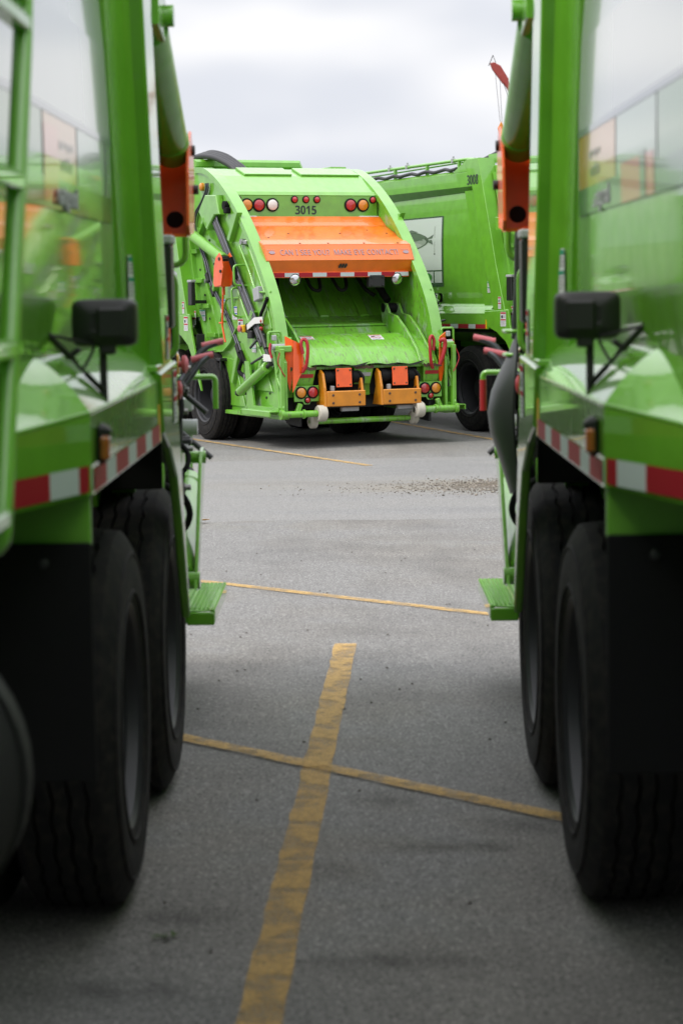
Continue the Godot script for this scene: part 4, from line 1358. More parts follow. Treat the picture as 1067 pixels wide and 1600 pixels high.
	if s > 0: og.slab([V(0.90 * s, 1.19, 3.43), V(0.78 * s, 1.14, 3.40), V(0.76 * s, 0.86, 3.42), V(0.82 * s, 0.80, 3.44), V(0.93 * s, 0.62, 3.46)], 0.012)
	part("corner_guard", og, M.hot, T)
	var rh := MB.new()
	rh.tube(flow([V(0.80 * s, 0.84, 3.44), V(0.765 * s, 0.92, 3.47), V(0.75 * s, 1.06, 3.48), V(0.755 * s, 1.17, 3.47), V(0.79 * s, 1.20, 3.45), V(0.815 * s, 1.15, 3.45), V(0.80 * s, 1.04, 3.46)]), 0.019)
	if s < 0:
		rh.tube(flow([V(0.88 * s, 1.14, 3.46), V(0.915 * s, 1.16, 3.5), V(0.93 * s, 1.10, 3.5), V(0.90 * s, 0.98, 3.5), V(0.87 * s, 0.88, 3.48)]), 0.024)
	part("red_hook", rh, M.red, T)

func disc_lamp(parent: Node3D, o: Vector3, rad: float, lens: Material, called := "tail_lamp") -> void:
	var b := MB.new()
	b.lathe(o, Vector3(0, 0, -1), [Vector2(rad * 1.28, 0.0), Vector2(rad * 1.28, 0.012), Vector2(rad * 1.05, 0.02), Vector2(rad, 0.008)], 28)
	var l := part(called, b, M.rubber, parent)
	var c := MB.new()
	c.lathe(o, Vector3(0, 0, -1), [Vector2(rad * 1.02, 0.008), Vector2(rad * 0.98, 0.018), Vector2(rad * 0.6, 0.025), Vector2(0.0, 0.028)], 28, true)
	part("lens", c, lens, l)

func ext(prof: Array, hw: float, b: MB, t := 0.02) -> void:
	for i in prof.size() - 1:
		var a: Array = prof[i]
		var e: Array = prof[i + 1]
		b.slab([V(-hw, a[1], a[0]), V(hw, a[1], a[0]), V(hw, e[1], e[0]), V(-hw, e[1], e[0])], t)

func tail_rear(T: Node3D) -> void:
	var rf := MB.new()
	ext([[0.36, 3.22], [1.15, 3.17], [1.46, 3.07], [1.80, 2.87]], 0.905, rf)
	var roof := part("tailgate_roof", rf, M.green, T)
	for q in [[0.02, 0.62], [-0.86, -0.1]]:
		var hp := MB.new()
		hp.slab([V(q[0], 3.185, 1.18), V(q[1], 3.185, 1.18), V(q[1], 3.095, 1.46), V(q[0], 3.095, 1.46)], 0.025, 0.004)
		part("roof_hatch", hp, M.green, roof)
	var ho := MB.new()
	ho.slab([V(-0.55, 3.22, 0.3), V(-0.50, 3.33, 0.3), V(0.90, 3.33, 0.3), V(0.90, 3.22, 0.3)], 0.5, 0.03)
	part("roof_hood", ho, M.green, roof)
	var lbm := MB.new()
	lbm.slab([V(-0.905, 2.875, 1.81), V(0.905, 2.875, 1.81), V(0.905, 2.835, 1.845), V(-0.905, 2.835, 1.845)], 0.02)
	lbm.bx(-0.905, 0.905, 2.58, 2.835, 1.83, 1.85, 0.003)
	var band := part("lamp_band", lbm, M.green, T)
	var z := 1.852
	disc_lamp(band, V(0.765, 2.725, z), 0.062, M.amberlens)
	disc_lamp(band, V(0.615, 2.725, z), 0.062, M.redlens)
	disc_lamp(band, V(0.445, 2.728, z), 0.062, M.clearlens)
	disc_lamp(band, V(-0.555, 2.728, z), 0.062, M.redlens)
	disc_lamp(band, V(-0.715, 2.728, z), 0.062, M.amberlens)
	for q in [[0.875, 2.79], [0.165, 2.79], [0.02, 2.79], [-0.12, 2.79], [-0.845, 2.79]]:
		disc_lamp(band, V(q[0], q[1], z), 0.034, M.redlens, "marker_light")
	for s in [-1.0, 1.0]:
		var wt := MB.new()
		wt.bx(0.66 * s, 0.90 * s, 2.585, 2.60, 1.852, 1.90, 0.003)
		part("white_strip", wt, M.white, band)
	# orange hopper cover
	var oc := MB.new()
	var pf := [[1.86, 2.58], [1.90, 2.585], [2.06, 2.475], [2.68, 2.245], [2.775, 2.07], [2.72, 1.94], [2.5, 1.93]]
	var hw := 0.915
	for i in pf.size() - 1:
		var a: Array = pf[i]
		var e: Array = pf[i + 1]
		oc.away([V(-hw, a[1], a[0]), V(hw, a[1], a[0]), V(hw, e[1], e[0]), V(-hw, e[1], e[0])], V(0, 2.2, 2.2))
		oc.rod(V(-hw, e[1], e[0] - 0.006), V(hw, e[1], e[0] - 0.006), 0.008, 8)
	for s in [-1.0, 1.0]:
		var cap := []
		for q in pf: cap.append(V(hw * s, q[1], q[0]))
		oc.slab(cap, 0.012)
	var cover := part("hopper_cover", oc, M.orange, T)
	var bh := MB.new()
	for q in [[0.45, 2.38, 2.31], [-0.2, 2.38, 2.31], [-0.8, 2.38, 2.31], [0.1, 2.26, 2.635], [0.45, 2.26, 2.635], [-0.35, 2.26, 2.635], [-0.78, 2.26, 2.635], [0.75, 2.33, 2.44], [-0.6, 2.42, 2.2]]:
		bh.lathe(V(q[0], q[1] - 0.002, q[2]), Vector3(0, 0.94, -0.35), [Vector2(0.014, 0), Vector2(0.011, 0.008), Vector2(0, 0.01)], 6)
	part("bolt_heads", bh, M.chassis, cover).set_meta("kind", "stuff")
	tape_strip(T, V(0.86, 1.885, 2.74), V(-0.86, 1.885, 2.74), Vector3(0, 0, -1), 0.045, [[0.17, 0], [0.17, 1], [0.17, 0], [0.17, 1], [0.17, 0], [0.17, 1], [0.17, 0], [0.17, 1], [0.17, 0], [0.17, 1]])
	var tb := MB.new()
	tb.bx(-0.87, 0.87, 1.875, 1.935, 2.70, 2.737, 0.004)
	part("cover_lip", tb, M.hot, cover)
	for s in [1.0, -1.0]:
		var wl := MB.new()
		var wx := 0.56 if s > 0 else -0.72
		wl.lathe(V(wx, 1.86, 2.66), Vector3(0, -0.15, -1).normalized(), [Vector2(0, 0), Vector2(0.05, 0.005), Vector2(0.07, 0.05), Vector2(0.072, 0.075), Vector2(0.064, 0.078)], 24)
		var wo := part("work_light", wl, M.chassis, T)
		var wg := MB.new()
		wg.lathe(V(wx, 1.86, 2.66), Vector3(0, -0.15, -1).normalized(), [Vector2(0.066, 0.073), Vector2(0.05, 0.085), Vector2(0.0, 0.092)], 24, true)
		part("lens", wg, M.mirror, wo)
	var bb := MB.new()
	bb.box(V(-0.46, 1.83, 2.70), Vector3(0.20, 0.15, 0.09), 0.012)
	for q in [[-0.39, 1.875], [-0.53, 1.875], [-0.39, 1.785], [-0.53, 1.785]]:
		bb.lathe(V(q[0], q[1], 2.745), Vector3(0, 0, -1), [Vector2(0.014, 0), Vector2(0.012, 0.012), Vector2(0, 0.014)], 8)
	part("camera_box", bb, M.chassis, T)
	# inside the hopper
	var pk := MB.new()
	ext([[1.30, 2.60], [1.42, 2.02], [2.02, 1.42], [2.20, 1.36], [2.50, 1.33]], 0.915, pk)
	var packer := part("packer_panel", pk, M.worn, T)
	for x in [0.42, -0.10, -0.62]:
		var rb := MB.new()
		rb.slab([V(x - 0.07, 2.02, 1.46), V(x + 0.07, 2.02, 1.46), V(x + 0.055, 1.41, 2.05), V(x - 0.055, 1.41, 2.05)], 0.07, 0.01)
		part("panel_rib", rb, M.green, packer)
	decal(packer, V(0.50, 1.50, 2.02), Vector3(0, 0.7, -0.7).normalized(), 0.20, 0.17, 0)
	var dr := MB.new()
	var rows := []
	var dp := [V(0, 1.335, 2.47), V(0, 1.25, 2.58), V(0, 1.235, 2.72), V(0, 1.21, 2.88), V(0, 1.15, 3.04), V(0, 1.06, 3.18), V(0, 0.95, 3.30), V(0, 0.90, 3.33)]
	var dn := MB.new()
	dn.slab([V(-0.915, 1.34, 2.44), V(0.915, 1.34, 2.44), V(0.915, 1.21, 2.58), V(-0.915, 1.21, 2.58)], 0.02)
	part("floor_step", dn, M.worn, T)
	for p in flow([V(0, 1.20, 2.55), V(0, 1.235, 2.68), V(0, 1.225, 2.84), V(0, 1.165, 3.02), V(0, 1.07, 3.18), V(0, 0.95, 3.31), V(0, 0.885, 3.35)], 4):
		var row := PackedVector3Array()
		for k in 13: row.append(p + Vector3(lerpf(-0.915, 0.915, k / 12.0), 0.004 * sin(k * 1.7 + p.z * 9), 0))
		rows.append(row)
	dr.grid(rows)
	var drum := part("hopper_floor", dr, M.worn, T)
	for x in [0.52, -0.33]:
		decal(drum, V(x, 1.192, 2.96), Vector3(0, 0.9, -0.42).normalized(), 0.16, 0.12, 0)
	var scr := MB.new()
	for q in [[-0.36, 1.05, 0.34], [0.05, 0.98, 0.12], [-0.02, 1.1, 0.05], [-0.40, 1.19, 0.05], [0.35, 1.0, 0.05]]:
		var y: float = q[1]
		for k in 9:
			var yy: float = y - k * 0.02 * q[2] * 5
			if yy < 0.93: continue
			var rr: float = 3.35 - pow(maxf(0.0, (yy - 0.885)) / 0.35, 1.15) * 0.62
			scr.box(V(q[0] + 0.012 * sin(k * 2.3), yy + 0.006, rr + 0.003), Vector3(0.008 + 0.004 * (k % 3), 0.018, 0.006), 0.001)
	part("scratches", scr, M.rust, drum).set_meta("kind", "stuff")
	for s in [1.0, -1.0]:
		for x in [0.70, 0.86]:
			var ap := MB.new()
			ap.slab(at_x(x * s, [[2.42, 1.30], [2.34, 1.52], [2.40, 1.58], [2.50, 1.57], [2.58, 1.46], [2.76, 1.43], [3.00, 1.28], [3.26, 1.06], [3.36, 0.92], [3.20, 0.94], [2.9, 1.14]]), 0.03, 0.005)
			part("arm_plate", ap, M.worn, T)
		var pc := MB.new()
		var a := V(0.62 * s, 2.25, 1.75)
		var e := V(0.78 * s, 1.60, 2.36)
		pc.tube([a, a.lerp(e, 0.55)], 0.075, 16)
		pc.tube([a.lerp(e, 0.55), a.lerp(e, 0.62)], 0.085, 16)
		pc.tube([a.lerp(e, 0.62), e], 0.045, 12)
		pc.rod(V(0.68 * s, 1.52, 2.43), V(0.88 * s, 1.52, 2.43), 0.055)
		part("packing_cylinder", pc, M.rubber, T)
		var ph := MB.new()
		ph.tube(flow([V(0.52 * s, 2.2, 1.8), V(0.5 * s, 1.95, 2.05), V(0.56 * s, 1.75, 2.2), V(0.66 * s, 1.66, 2.26)]), 0.022)
		ph.tube(flow([V(0.25 * s, 1.93, 2.3), V(0.22 * s, 1.76, 2.42), V(0.12 * s, 1.74, 2.44), V(0.08 * s, 1.9, 2.3)]), 0.02)
		part("hydraulic_hose", ph, M.rubber, T)
	var cei := MB.new()
	ext([[1.35, 2.58], [1.86, 2.55], [2.5, 1.94]], 0.91, cei, 0.01)
	part("cover_liner", cei, M.chassis, T)
	# sill, bumper face and lower structure
	var sl := MB.new()
	sl.bx(-0.97, 0.97, 0.60, 0.88, 3.26, 3.30)
	sl.bx(-0.97, 0.97, 0.86, 0.895, 3.26, 3.37)
	sl.bx(-0.97, 0.97, 0.56, 0.60, 2.2, 3.30)
	part("rear_sill", sl, M.worn, T)
	var un := MB.new()
	un.bx(-0.96, 0.96, 0.42, 0.58, 1.9, 3.2)
	part("tailgate_floor", un, M.chassis, T)
	for q in [[0.62, 0.93], [-0.08, 0.16], [-0.93, -0.70]]:
		var gp := MB.new()
		gp.slab([V(q[0], 0.885, 3.40), V(q[1], 0.885, 3.40), V(q[1] - 0.02, 0.69, 3.34), V(q[0] + 0.02, 0.69, 3.34)], 0.03, 0.006)
		part("sill_gusset", gp, M.worn, T)
		var rt := MB.new()
		rt.slab([V(q[0] + 0.03, 0.815, 3.397), V(q[1] - 0.03, 0.815, 3.397), V(q[1] - 0.03, 0.775, 3.385), V(q[0] + 0.03, 0.775, 3.385)], 0.006)
		part("reflector", rt, M.grey if q[0] == -0.08 else M.red, T)
		var ru := MB.new()
		var rp := []
		for k in 9:
			rp.append(V(lerpf(q[0], q[1], k / 8.0), 0.893 + 0.012 * sin(k * 2.6 + q[0]), 3.418))
		for k in 9:
			rp.append(V(lerpf(q[1], q[0], k / 8.0), 0.868 - 0.014 * absf(sin(k * 1.9)), 3.418))
		ru.slab(rp, 0.004)
		part("worn_edge", ru, M.rust, T)
	for c in [0.315, -0.375]:
		cart_tipper(T, c)
	for s in [1.0, -1.0]:
		var pl := MB.new()
		var cx := 0.735 if s > 0 else -0.785
		pl.bx(cx - 0.15, cx + 0.15, 0.515, 0.69, 3.38, 3.40)
		pl.slab([V(cx - 0.05, 0.52, 3.39), V(cx + 0.05, 0.52, 3.39), V(cx + 0.03, 0.485, 3.39), V(cx - 0.03, 0.485, 3.39)], 0.02)
		var lp := part("lamp_plate", pl, M.green, T)
		disc_lamp(lp, V(cx + 0.07 * s, 0.615, 3.40), 0.054, M.amberlens)
		disc_lamp(lp, V(cx - 0.07 * s, 0.615, 3.40), 0.054, M.redlens)
		disc_lamp(lp, V(cx - 0.005, 0.53, 3.40), 0.028, M.redlens, "marker_light")
		var rt := MB.new()
		rt.rod(V(0.60 * s, 0.385, 3.48), V(1.08 * s, 0.385, 3.48), 0.038)
		rt.rod(V(1.05 * s, 0.385, 3.48), V(1.09 * s, 0.385, 3.48), 0.055)
		rt.rod(V(0.80 * s, 0.385, 3.48), V(0.82 * s, 0.385, 3.48), 0.052)
		rt.box(V(0.86 * s, 0.45, 3.46), Vector3(0.05, 0.1, 0.05), 0.006, Basis.from_euler(Vector3(0, 0, 0.4 * s)))
		part("roller_arm", rt, M.worn, T)
		var ro := MB.new()
		ro.lathe(V(0.55 * s, 0.385, 3.48), Vector3(s, 0, 0), [Vector2(0.035, -0.012), Vector2(0.04, 0), Vector2(0.08, 0.0), Vector2(0.09, 0.012), Vector2(0.09, 0.085), Vector2(0.08, 0.10), Vector2(0.03, 0.10)], 28)
		part("roller", ro, M.roller, T)
		var r2 := MB.new()
		r2.lathe(V(0.58 * s, 0.285, 3.30), Vector3(s, 0, 0), [Vector2(0.02, -0.01), Vector2(0.06, 0.0), Vector2(0.075, 0.012), Vector2(0.075, 0.07), Vector2(0.06, 0.085), Vector2(0.02, 0.085)], 24)
		part("roller", r2, M.roller, T)
		var fp := MB.new()
		fp.slab(at_x(0.8 * s, [[3.0, 0.56], [3.0, 0.26], [3.36, 0.24], [3.36, 0.56]]), 0.03)
		part("bar_hanger", fp, M.chassis, T)
	var lb := MB.new()
	lb.rod(V(-0.58, 0.285, 3.30), V(0.66, 0.285, 3.30), 0.032)
	part("roller_bar", lb, M.worn, T)

func cart_tipper(T: Node3D, c: float) -> void:
	var bk := MB.new()
	bk.bx(c - 0.30, c + 0.30, 0.56, 0.875, 3.24, 3.302)
	bk.rod(V(c - 0.24, 0.775, 3.38), V(c + 0.24, 0.775, 3.38), 0.062)
	bk.rod(V(c - 0.21, 0.775, 3.38), V(c - 0.13, 0.775, 3.38), 0.072)
	bk.rod(V(c + 0.13, 0.775, 3.38), V(c + 0.21, 0.775, 3.38), 0.072)
	bk.tube(flow([V(c - 0.2, 0.83, 3.44), V(c - 0.24, 0.76, 3.47), V(c - 0.22, 0.66, 3.46), V(c - 0.18, 0.60, 3.45)]), 0.014, 8)
	var u := part("cart_tipper", bk, M.rubber, T)
	var y := MB.new()
	y.bx(c - 0.235, c + 0.235, 0.455, 0.625, 3.46, 3.53, 0.008)
	y.slab(at_x(c + 0.25, [[3.30, 0.455], [3.53, 0.455], [3.52, 0.66], [3.47, 0.82], [3.40, 0.86], [3.36, 0.80], [3.38, 0.66]]), 0.03, 0.005)
	y.slab(at_x(c - 0.215, [[3.40, 0.62], [3.50, 0.62], [3.47, 0.76], [3.42, 0.76]]), 0.025, 0.004)
	y.bx(c - 0.235, c + 0.24, 0.455, 0.475, 3.30, 3.48)
	part("tipper_bar", y, M.amberpaint, u)
	for q in [[-0.16, 0.58], [0.16, 0.58], [-0.16, 0.495], [0.16, 0.495]]:
		var bo := MB.new()
		bo.lathe(V(c + q[0], q[1], 3.53), Vector3(0, 0, -1), [Vector2(0.015, 0), Vector2(0.013, 0.008), Vector2(0, 0.01)], 8)
		part("bolt", bo, M.rust, u)
	var pl := MB.new()
	pl.slab([V(c - 0.095, 0.665, 3.475), V(c + 0.095, 0.665, 3.475), V(c + 0.095, 0.872, 3.462), V(c - 0.095, 0.872, 3.462)], 0.01, 0.002)
	part("cover_plate", pl, M.hot, u)
	for q in [[-0.075, 0.85], [0.075, 0.85], [-0.075, 0.69], [0.075, 0.69]]:
		var bo := MB.new()
		bo.lathe(V(c + q[0], q[1], 3.475), Vector3(0, 0, -1), [Vector2(0.012, 0), Vector2(0.01, 0.007), Vector2(0, 0.009)], 8)
		part("bolt", bo, M.rust, u)
	var w := MB.new()
	w.box(V(c + 0.13, 0.65, 3.44), Vector3(0.05, 0.06, 0.03), 0.006)
	w.bx(c - 0.19, c + 0.02, 0.395, 0.44, 3.40, 3.45)
	part("tipper_bracket", w, M.grey, u)
	var r := MB.new()
	var rows := [PackedVector3Array(), PackedVector3Array(), PackedVector3Array()]
	for k in 17:
		var x := c + 0.34 - k * 0.0425
		var dy := 0.012 * sin(k * 0.9) + (0.035 * pow((k - 8) / 8.0, 4) if k > 8 else 0.01)
		rows[0].append(V(x, 0.900 + dy * 0.5, 3.33)); rows[1].append(V(x, 0.903 + dy * 0.7, 3.42)); rows[2].append(V(x, 0.893 + dy, 3.455))
	r.grid(rows)
	part("rubber_flap", r, M.rubber, u)

func cab(T: Node3D) -> void:
	var b := MB.new()
	b.slab(at_x(0.0, [[-6.7, 0.55], [-4.85, 0.55], [-4.85, 2.75], [-6.45, 2.75], [-6.7, 1.6]]), 2.36, 0.05)
	var c := part("cab", b, M.gloss, T)
	var g := MB.new()
	g.slab([V(-1.02, 1.68, -6.70), V(1.02, 1.68, -6.70), V(0.98, 2.6, -6.495), V(-0.98, 2.6, -6.495)], 0.02)
	part("windscreen", g, M.glass, c)
	for s in [1.0, -1.0]:
		var d := MB.new()
		d.slab(at_x(1.182 * s, [[-6.35, 0.85], [-5.25, 0.85], [-5.25, 2.62], [-6.15, 2.62], [-6.35, 1.65]]), 0.02, 0.006)
		var dd := part("cab_door", d, M.gloss, c)
		var w := MB.new()
		w.slab(at_x(1.194 * s, [[-6.25, 1.65], [-5.35, 1.65], [-5.35, 2.5], [-6.1, 2.5]]), 0.008)
		part("door_window", w, M.glass, dd)
		var hl := MB.new()
		hl.lathe(V(0.85 * s, 0.95, -6.70), Vector3(0, 0, 1), [Vector2(0.1, 0), Vector2(0.1, 0.03), Vector2(0.0, 0.045)], 24, true)
		part("headlight", hl, M.clearlens, c)
	var bu := MB.new()
	bu.bx(-1.18, 1.18, 0.42, 0.72, -6.85, -6.66, 0.03)
	part("front_bumper", bu, M.steel, c)

# ---------------------------------------------------------------- what sets the trucks apart
func lettering(called: String, text: String, size: float, m: Material, parent: Node3D, xf: Transform3D, bold := true, squeeze := 1.0) -> void:
	var t := TextMesh.new()
	var f := SystemFont.new()
	f.font_names = PackedStringArray(["Droid Sans"])
	f.font_weight = 700 if bold else 400
	t.font = f
	t.text = text
	t.font_size = 64
	t.pixel_size = size / 46.0
	t.depth = 0.004
	var o := MeshInstance3D.new()
	o.name = called
	o.mesh = t
	o.set_surface_override_material(0, m)
	parent.add_child(o, true)
	for i in t.get_surface_count(): o.set_surface_override_material(i, m)
	o.transform = xf * Transform3D(Basis().scaled(Vector3(squeeze, 1, 1)), Vector3.ZERO)

func tail_print(T: Node3D) -> void:
	# text faces the rear: its +z is local -z
	var B := Basis(Vector3(-1, 0, 0), Vector3(0, 1, 0), Vector3(0, 0, -1))
	lettering("number", "3015", 0.098, M.ink, T, Transform3D(B, V(0.02, 2.668, 1.852)), true, 0.92)
	var up := (V(0, 2.245, 2.68) - V(0, 2.07, 2.775)).normalized()
	var nz := Vector3(-1, 0, 0).cross(up)
	var B2 := Basis(Vector3(-1, 0, 0), up, nz)
	lettering("slogan", "CAN I SEE YOU?  MAKE EYE CONTACT!", 0.068, M.mauve, T, Transform3D(B2, V(0.0, 2.157, 2.730) + nz * 0.003), false, 0.93)
	for s in [1.0, -1.0]:
		var e := MB.new()
		var o := V(0.835 * s, 2.157, 2.730) + nz * 0.0035
		var pts := []
		for k in 16:
			var w := TAU * k / 16
			pts.append(o + Vector3(-1, 0, 0) * cos(w) * 0.038 + up * sin(w) * 0.020)
		e.slab(pts, 0.004)
		for k in 4:
			e.slab([o + Vector3(0.04 - 0.024 * k, 0, 0) + up * 0.024, o + Vector3(0.047 - 0.024 * k, 0, 0) + up * 0.024, o + Vector3(0.05 - 0.026 * k, 0, 0) + up * 0.038, o + Vector3(0.043 - 0.026 * k, 0, 0) + up * 0.038], 0.004)
		part("eye_symbol", e, M.mauve, T)
	var lg := MB.new()
	var nl := Vector3(0, 0.055, -0.13).normalized()
	var lo := V(-0.02, 2.005, 2.757)
	var ul := Vector3(-1, 0, 0).cross(Vector3(0, -0.38, -0.92)).normalized()
	var q := Vector3(-1, 0, 0)
	var u2 := (V(0, 2.07, 2.775) - V(0, 1.94, 2.72)).normalized()
	for k in 3:
		var a := lo + q * (-0.05 + k * 0.035) + u2 * -0.026
		lg.slab([a, a + q * 0.024, a + q * 0.040 + u2 * 0.052, a + q * 0.016 + u2 * 0.052], 0.004)
	lg.slab([lo + q * -0.055 + u2 * -0.006, lo + q * 0.06 + u2 * -0.006, lo + q * 0.063 + u2 * 0.004, lo + q * -0.052 + u2 * 0.004], 0.004)
	part("maker_badge", lg, M.ink, T)

func poster(T: Node3D, x: float, s: float, r0: float, r1: float, y0: float, y1: float, kind: int) -> void:
	# print on the body side, near trucks with reflection patches painted in: +x of the print runs towards the rear when s > 0
	var m := MB.new()
	var nrm := Vector3(s, 0, 0)
	var q := func(a, b, c, d, col: Color, lift) -> void:
		m.col = col
		if s < 0:
			var a0: float = a
			a = 1.0 - b
			b = 1.0 - a0
		var n0 := 12
		for i in n0:
			var ya: float = lerpf(y0, y1, lerpf(c, d, float(i) / n0))
			var yb: float = lerpf(y0, y1, lerpf(c, d, float(i + 1) / n0))
			var bx := func(y, t): return (hull_x(y) + hull_flare(lerpf(r0, r1, t)) + lift + 0.003) * s
			for k in 10:
				var ta: float = lerpf(a, b, k / 10.0)
				var tb: float = lerpf(a, b, (k + 1) / 10.0)
				m.poly([V(bx.call(ya, ta), ya, lerpf(r0, r1, ta)), V(bx.call(ya, tb), ya, lerpf(r0, r1, tb)), V(bx.call(yb, tb), yb, lerpf(r0, r1, tb)), V(bx.call(yb, ta), yb, lerpf(r0, r1, ta))])
	var h := y1 - y0
	var dark := Color(0.05, 0.08, 0.06)
	if kind == 0:
		q.call(0, 1, 0, 1, dark, 0.0)
		q.call(0.016, 0.98, 0.235, 0.978, Color(0.64, 0.68, 0.69), 0.0015)
		q.call(0.012, 0.70, 0.055, 0.215, Color(0.60, 0.64, 0.64), 0.0015)
		q.call(0.715, 0.865, 0.055, 0.215, Color(0.60, 0.64, 0.64), 0.0015)
		q.call(0.88, 0.98, 0.055, 0.215, Color(0.60, 0.64, 0.64), 0.0015)
	else:
		q.call(0, 1, 0, 1, Color(0.56, 0.57, 0.60), 0.0)
		q.call(0, 1, 0.0, 0.075, Color(0.05, 0.13, 0.045), 0.0015)
		var ya := 0.48 if s > 0 else 0.015
		var yb := 0.70 if s > 0 else 0.33
		if s > 0: q.call(0.0, ya - 0.01, 0.075, 0.225, Color(0.10, 0.24, 0.06), 0.0015)
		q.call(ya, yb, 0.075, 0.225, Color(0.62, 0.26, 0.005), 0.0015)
		q.call(yb + 0.008, 0.935 if s > 0 else 0.60, 0.075, 0.225, Color(0.34, 0.45, 0.35), 0.0015)
		if s > 0: q.call(0.945, 0.995, 0.075, 0.225, Color(0.34, 0.45, 0.35), 0.0015)
		if s > 0: q.call(ya, ya + 0.09, 0.015, 0.20, Color(0.72, 0.17, 0.02), 0.0022)  # orange patch painted in as a reflection of the far trucks' orange parts
		else:
			q.call(0.37, 0.585, 0.0, 0.10, Color(0.62, 0.06, 0.03), 0.0022)  # red block imitates a mirrored orange part of the far trucks
			q.call(0.50, 0.535, 0.0, 0.11, Color(0.06, 0.10, 0.04), 0.003)
			q.call(0.61, 0.95, 0.075, 0.225, Color(0.12, 0.26, 0.08), 0.0015)
		for i in 6:
			if s > 0: q.call(0.955, 0.98, 0.205 - i * 0.018, 0.213 - i * 0.018, Color(0.10, 0.2, 0.10), 0.0025)
		for i in 4:
			q.call(ya + 0.10 + 0.026 * i, ya + 0.115 + 0.026 * i, 0.15 + 0.006 * (i % 2), 0.172, Color(0.06, 0.08, 0.01), 0.0025)
			q.call(ya + 0.11 + 0.022 * i, ya + 0.124 + 0.022 * i, 0.10, 0.125 + 0.005 * (i % 3), Color(0.06, 0.08, 0.01), 0.0025)
		q.call(0, 1, 0.226, 0.246, Color(0.20, 0.22, 0.27), 0.0025)
		var tb := Basis(Vector3(0, 0, -s), Vector3(0, 1, 0), Vector3(s, 0, 0))
		lettering("poster_print", "eatgrnd", 0.045, M.grey, T, Transform3D(tb, V((hull_x(y0) + hull_flare(-0.55) + 0.007) * s, y0 + 0.034, -0.74 if s > 0 else -0.35)), true, 1.5)
	part("poster", m, M.print, T)
	if kind == 0:
		# fish, hook line and round badge, printed flat
		var f := MB.new()
		var P := func(a, b) -> Vector3: return V((hull_x(lerpf(y0, y1, b)) + hull_flare(lerpf(r0, r1, a)) + 0.0075) * s, lerpf(y0, y1, b), lerpf(r0, r1, a))
		var shape := func(cx, cy, rx, ry, col: Color, lift) -> void:
			f.col = col
			var pts := []
			for k in 28:
				var w := TAU * k / 28
				pts.append(P.call(cx + rx * cos(w), cy + ry * sin(w) * (1.0 - 0.25 * cos(w))) + Vector3(lift * s, 0, 0))
			f.face(pts, nrm)
		shape.call(0.56, 0.665, 0.245, 0.135, Color(0.10, 0.12, 0.11), 0.0)
		shape.call(0.55, 0.645, 0.225, 0.105, Color(0.36, 0.39, 0.37), 0.0006)
		shape.call(0.58, 0.715, 0.19, 0.06, Color(0.14, 0.17, 0.15), 0.0009)
		shape.call(0.56, 0.60, 0.15, 0.045, Color(0.47, 0.50, 0.48), 0.0009)
		shape.call(0.40, 0.67, 0.012, 0.02, Color(0.02, 0.02, 0.02), 0.0012)
		f.col = Color(0.16, 0.18, 0.17)
		f.face([P.call(0.76, 0.68), P.call(0.875, 0.745), P.call(0.85, 0.69)], nrm)
		f.face([P.call(0.76, 0.66), P.call(0.85, 0.67), P.call(0.865, 0.60)], nrm)
		f.face([P.call(0.46, 0.78), P.call(0.66, 0.79), P.call(0.56, 0.83)], nrm)
		f.face([P.call(0.50, 0.545), P.call(0.60, 0.545), P.call(0.57, 0.50)], nrm)
		f.col = Color(0.12, 0.12, 0.12)
		f.face([P.call(0.884, 0.47), P.call(0.888, 0.47), P.call(0.888, 0.86), P.call(0.884, 0.86)], nrm)
		f.face([P.call(0.876, 0.475), P.call(0.896, 0.475), P.call(0.893, 0.455), P.call(0.879, 0.455)], nrm)
		for i in 5:
			f.face([P.call(0.60 + 0.01 * i, 0.40 - 0.03 * i), P.call(0.66 + 0.01 * (i % 2), 0.40 - 0.03 * i), P.call(0.66, 0.41 - 0.03 * i), P.call(0.60 + 0.01 * i, 0.41 - 0.03 * i)], nrm)
		f.col = Color(0.07, 0.28, 0.06)
		var pts := []
		for k in 24:
			var w := TAU * k / 24
			pts.append(P.call(0.79 + 0.058 * cos(w), 0.135 + 0.06 * sin(w)))
		f.face(pts, nrm)
		f.face([P.call(0.14, 0.10), P.call(0.45, 0.10), P.call(0.45, 0.17), P.call(0.14, 0.17)], nrm)
		part("poster_print", f, M.print, T)

func hull_flare(r: float) -> float:
	return 0.036 * smoothstep(-3.2, 0.6, r)

func hull_x(y: float) -> float:
	var sec := [[1.05, 1.45], [1.075, 1.7], [1.082, 2.0], [1.08, 2.35], [1.068, 2.6], [1.05, 2.8], [1.035, 2.92]]
	for i in sec.size() - 1:
		if y <= sec[i + 1][1]:
			return lerpf(sec[i][0], sec[i + 1][0], (y - sec[i][1]) / (sec[i + 1][1] - sec[i][1]))
	return 1.035

func side_print(T: Node3D) -> void:
	var B := Basis(Vector3(0, 0, -1), Vector3(0, 1, 0), Vector3(1, 0, 0))
	lettering("number", "3008", 0.115, M.ink, T, Transform3D(B, V(1.2015, 3.015, 0.23)), true, 0.8)
	poster(T, 1.08, 1.0, -2.75, -0.72, 1.76, 2.63, 0)

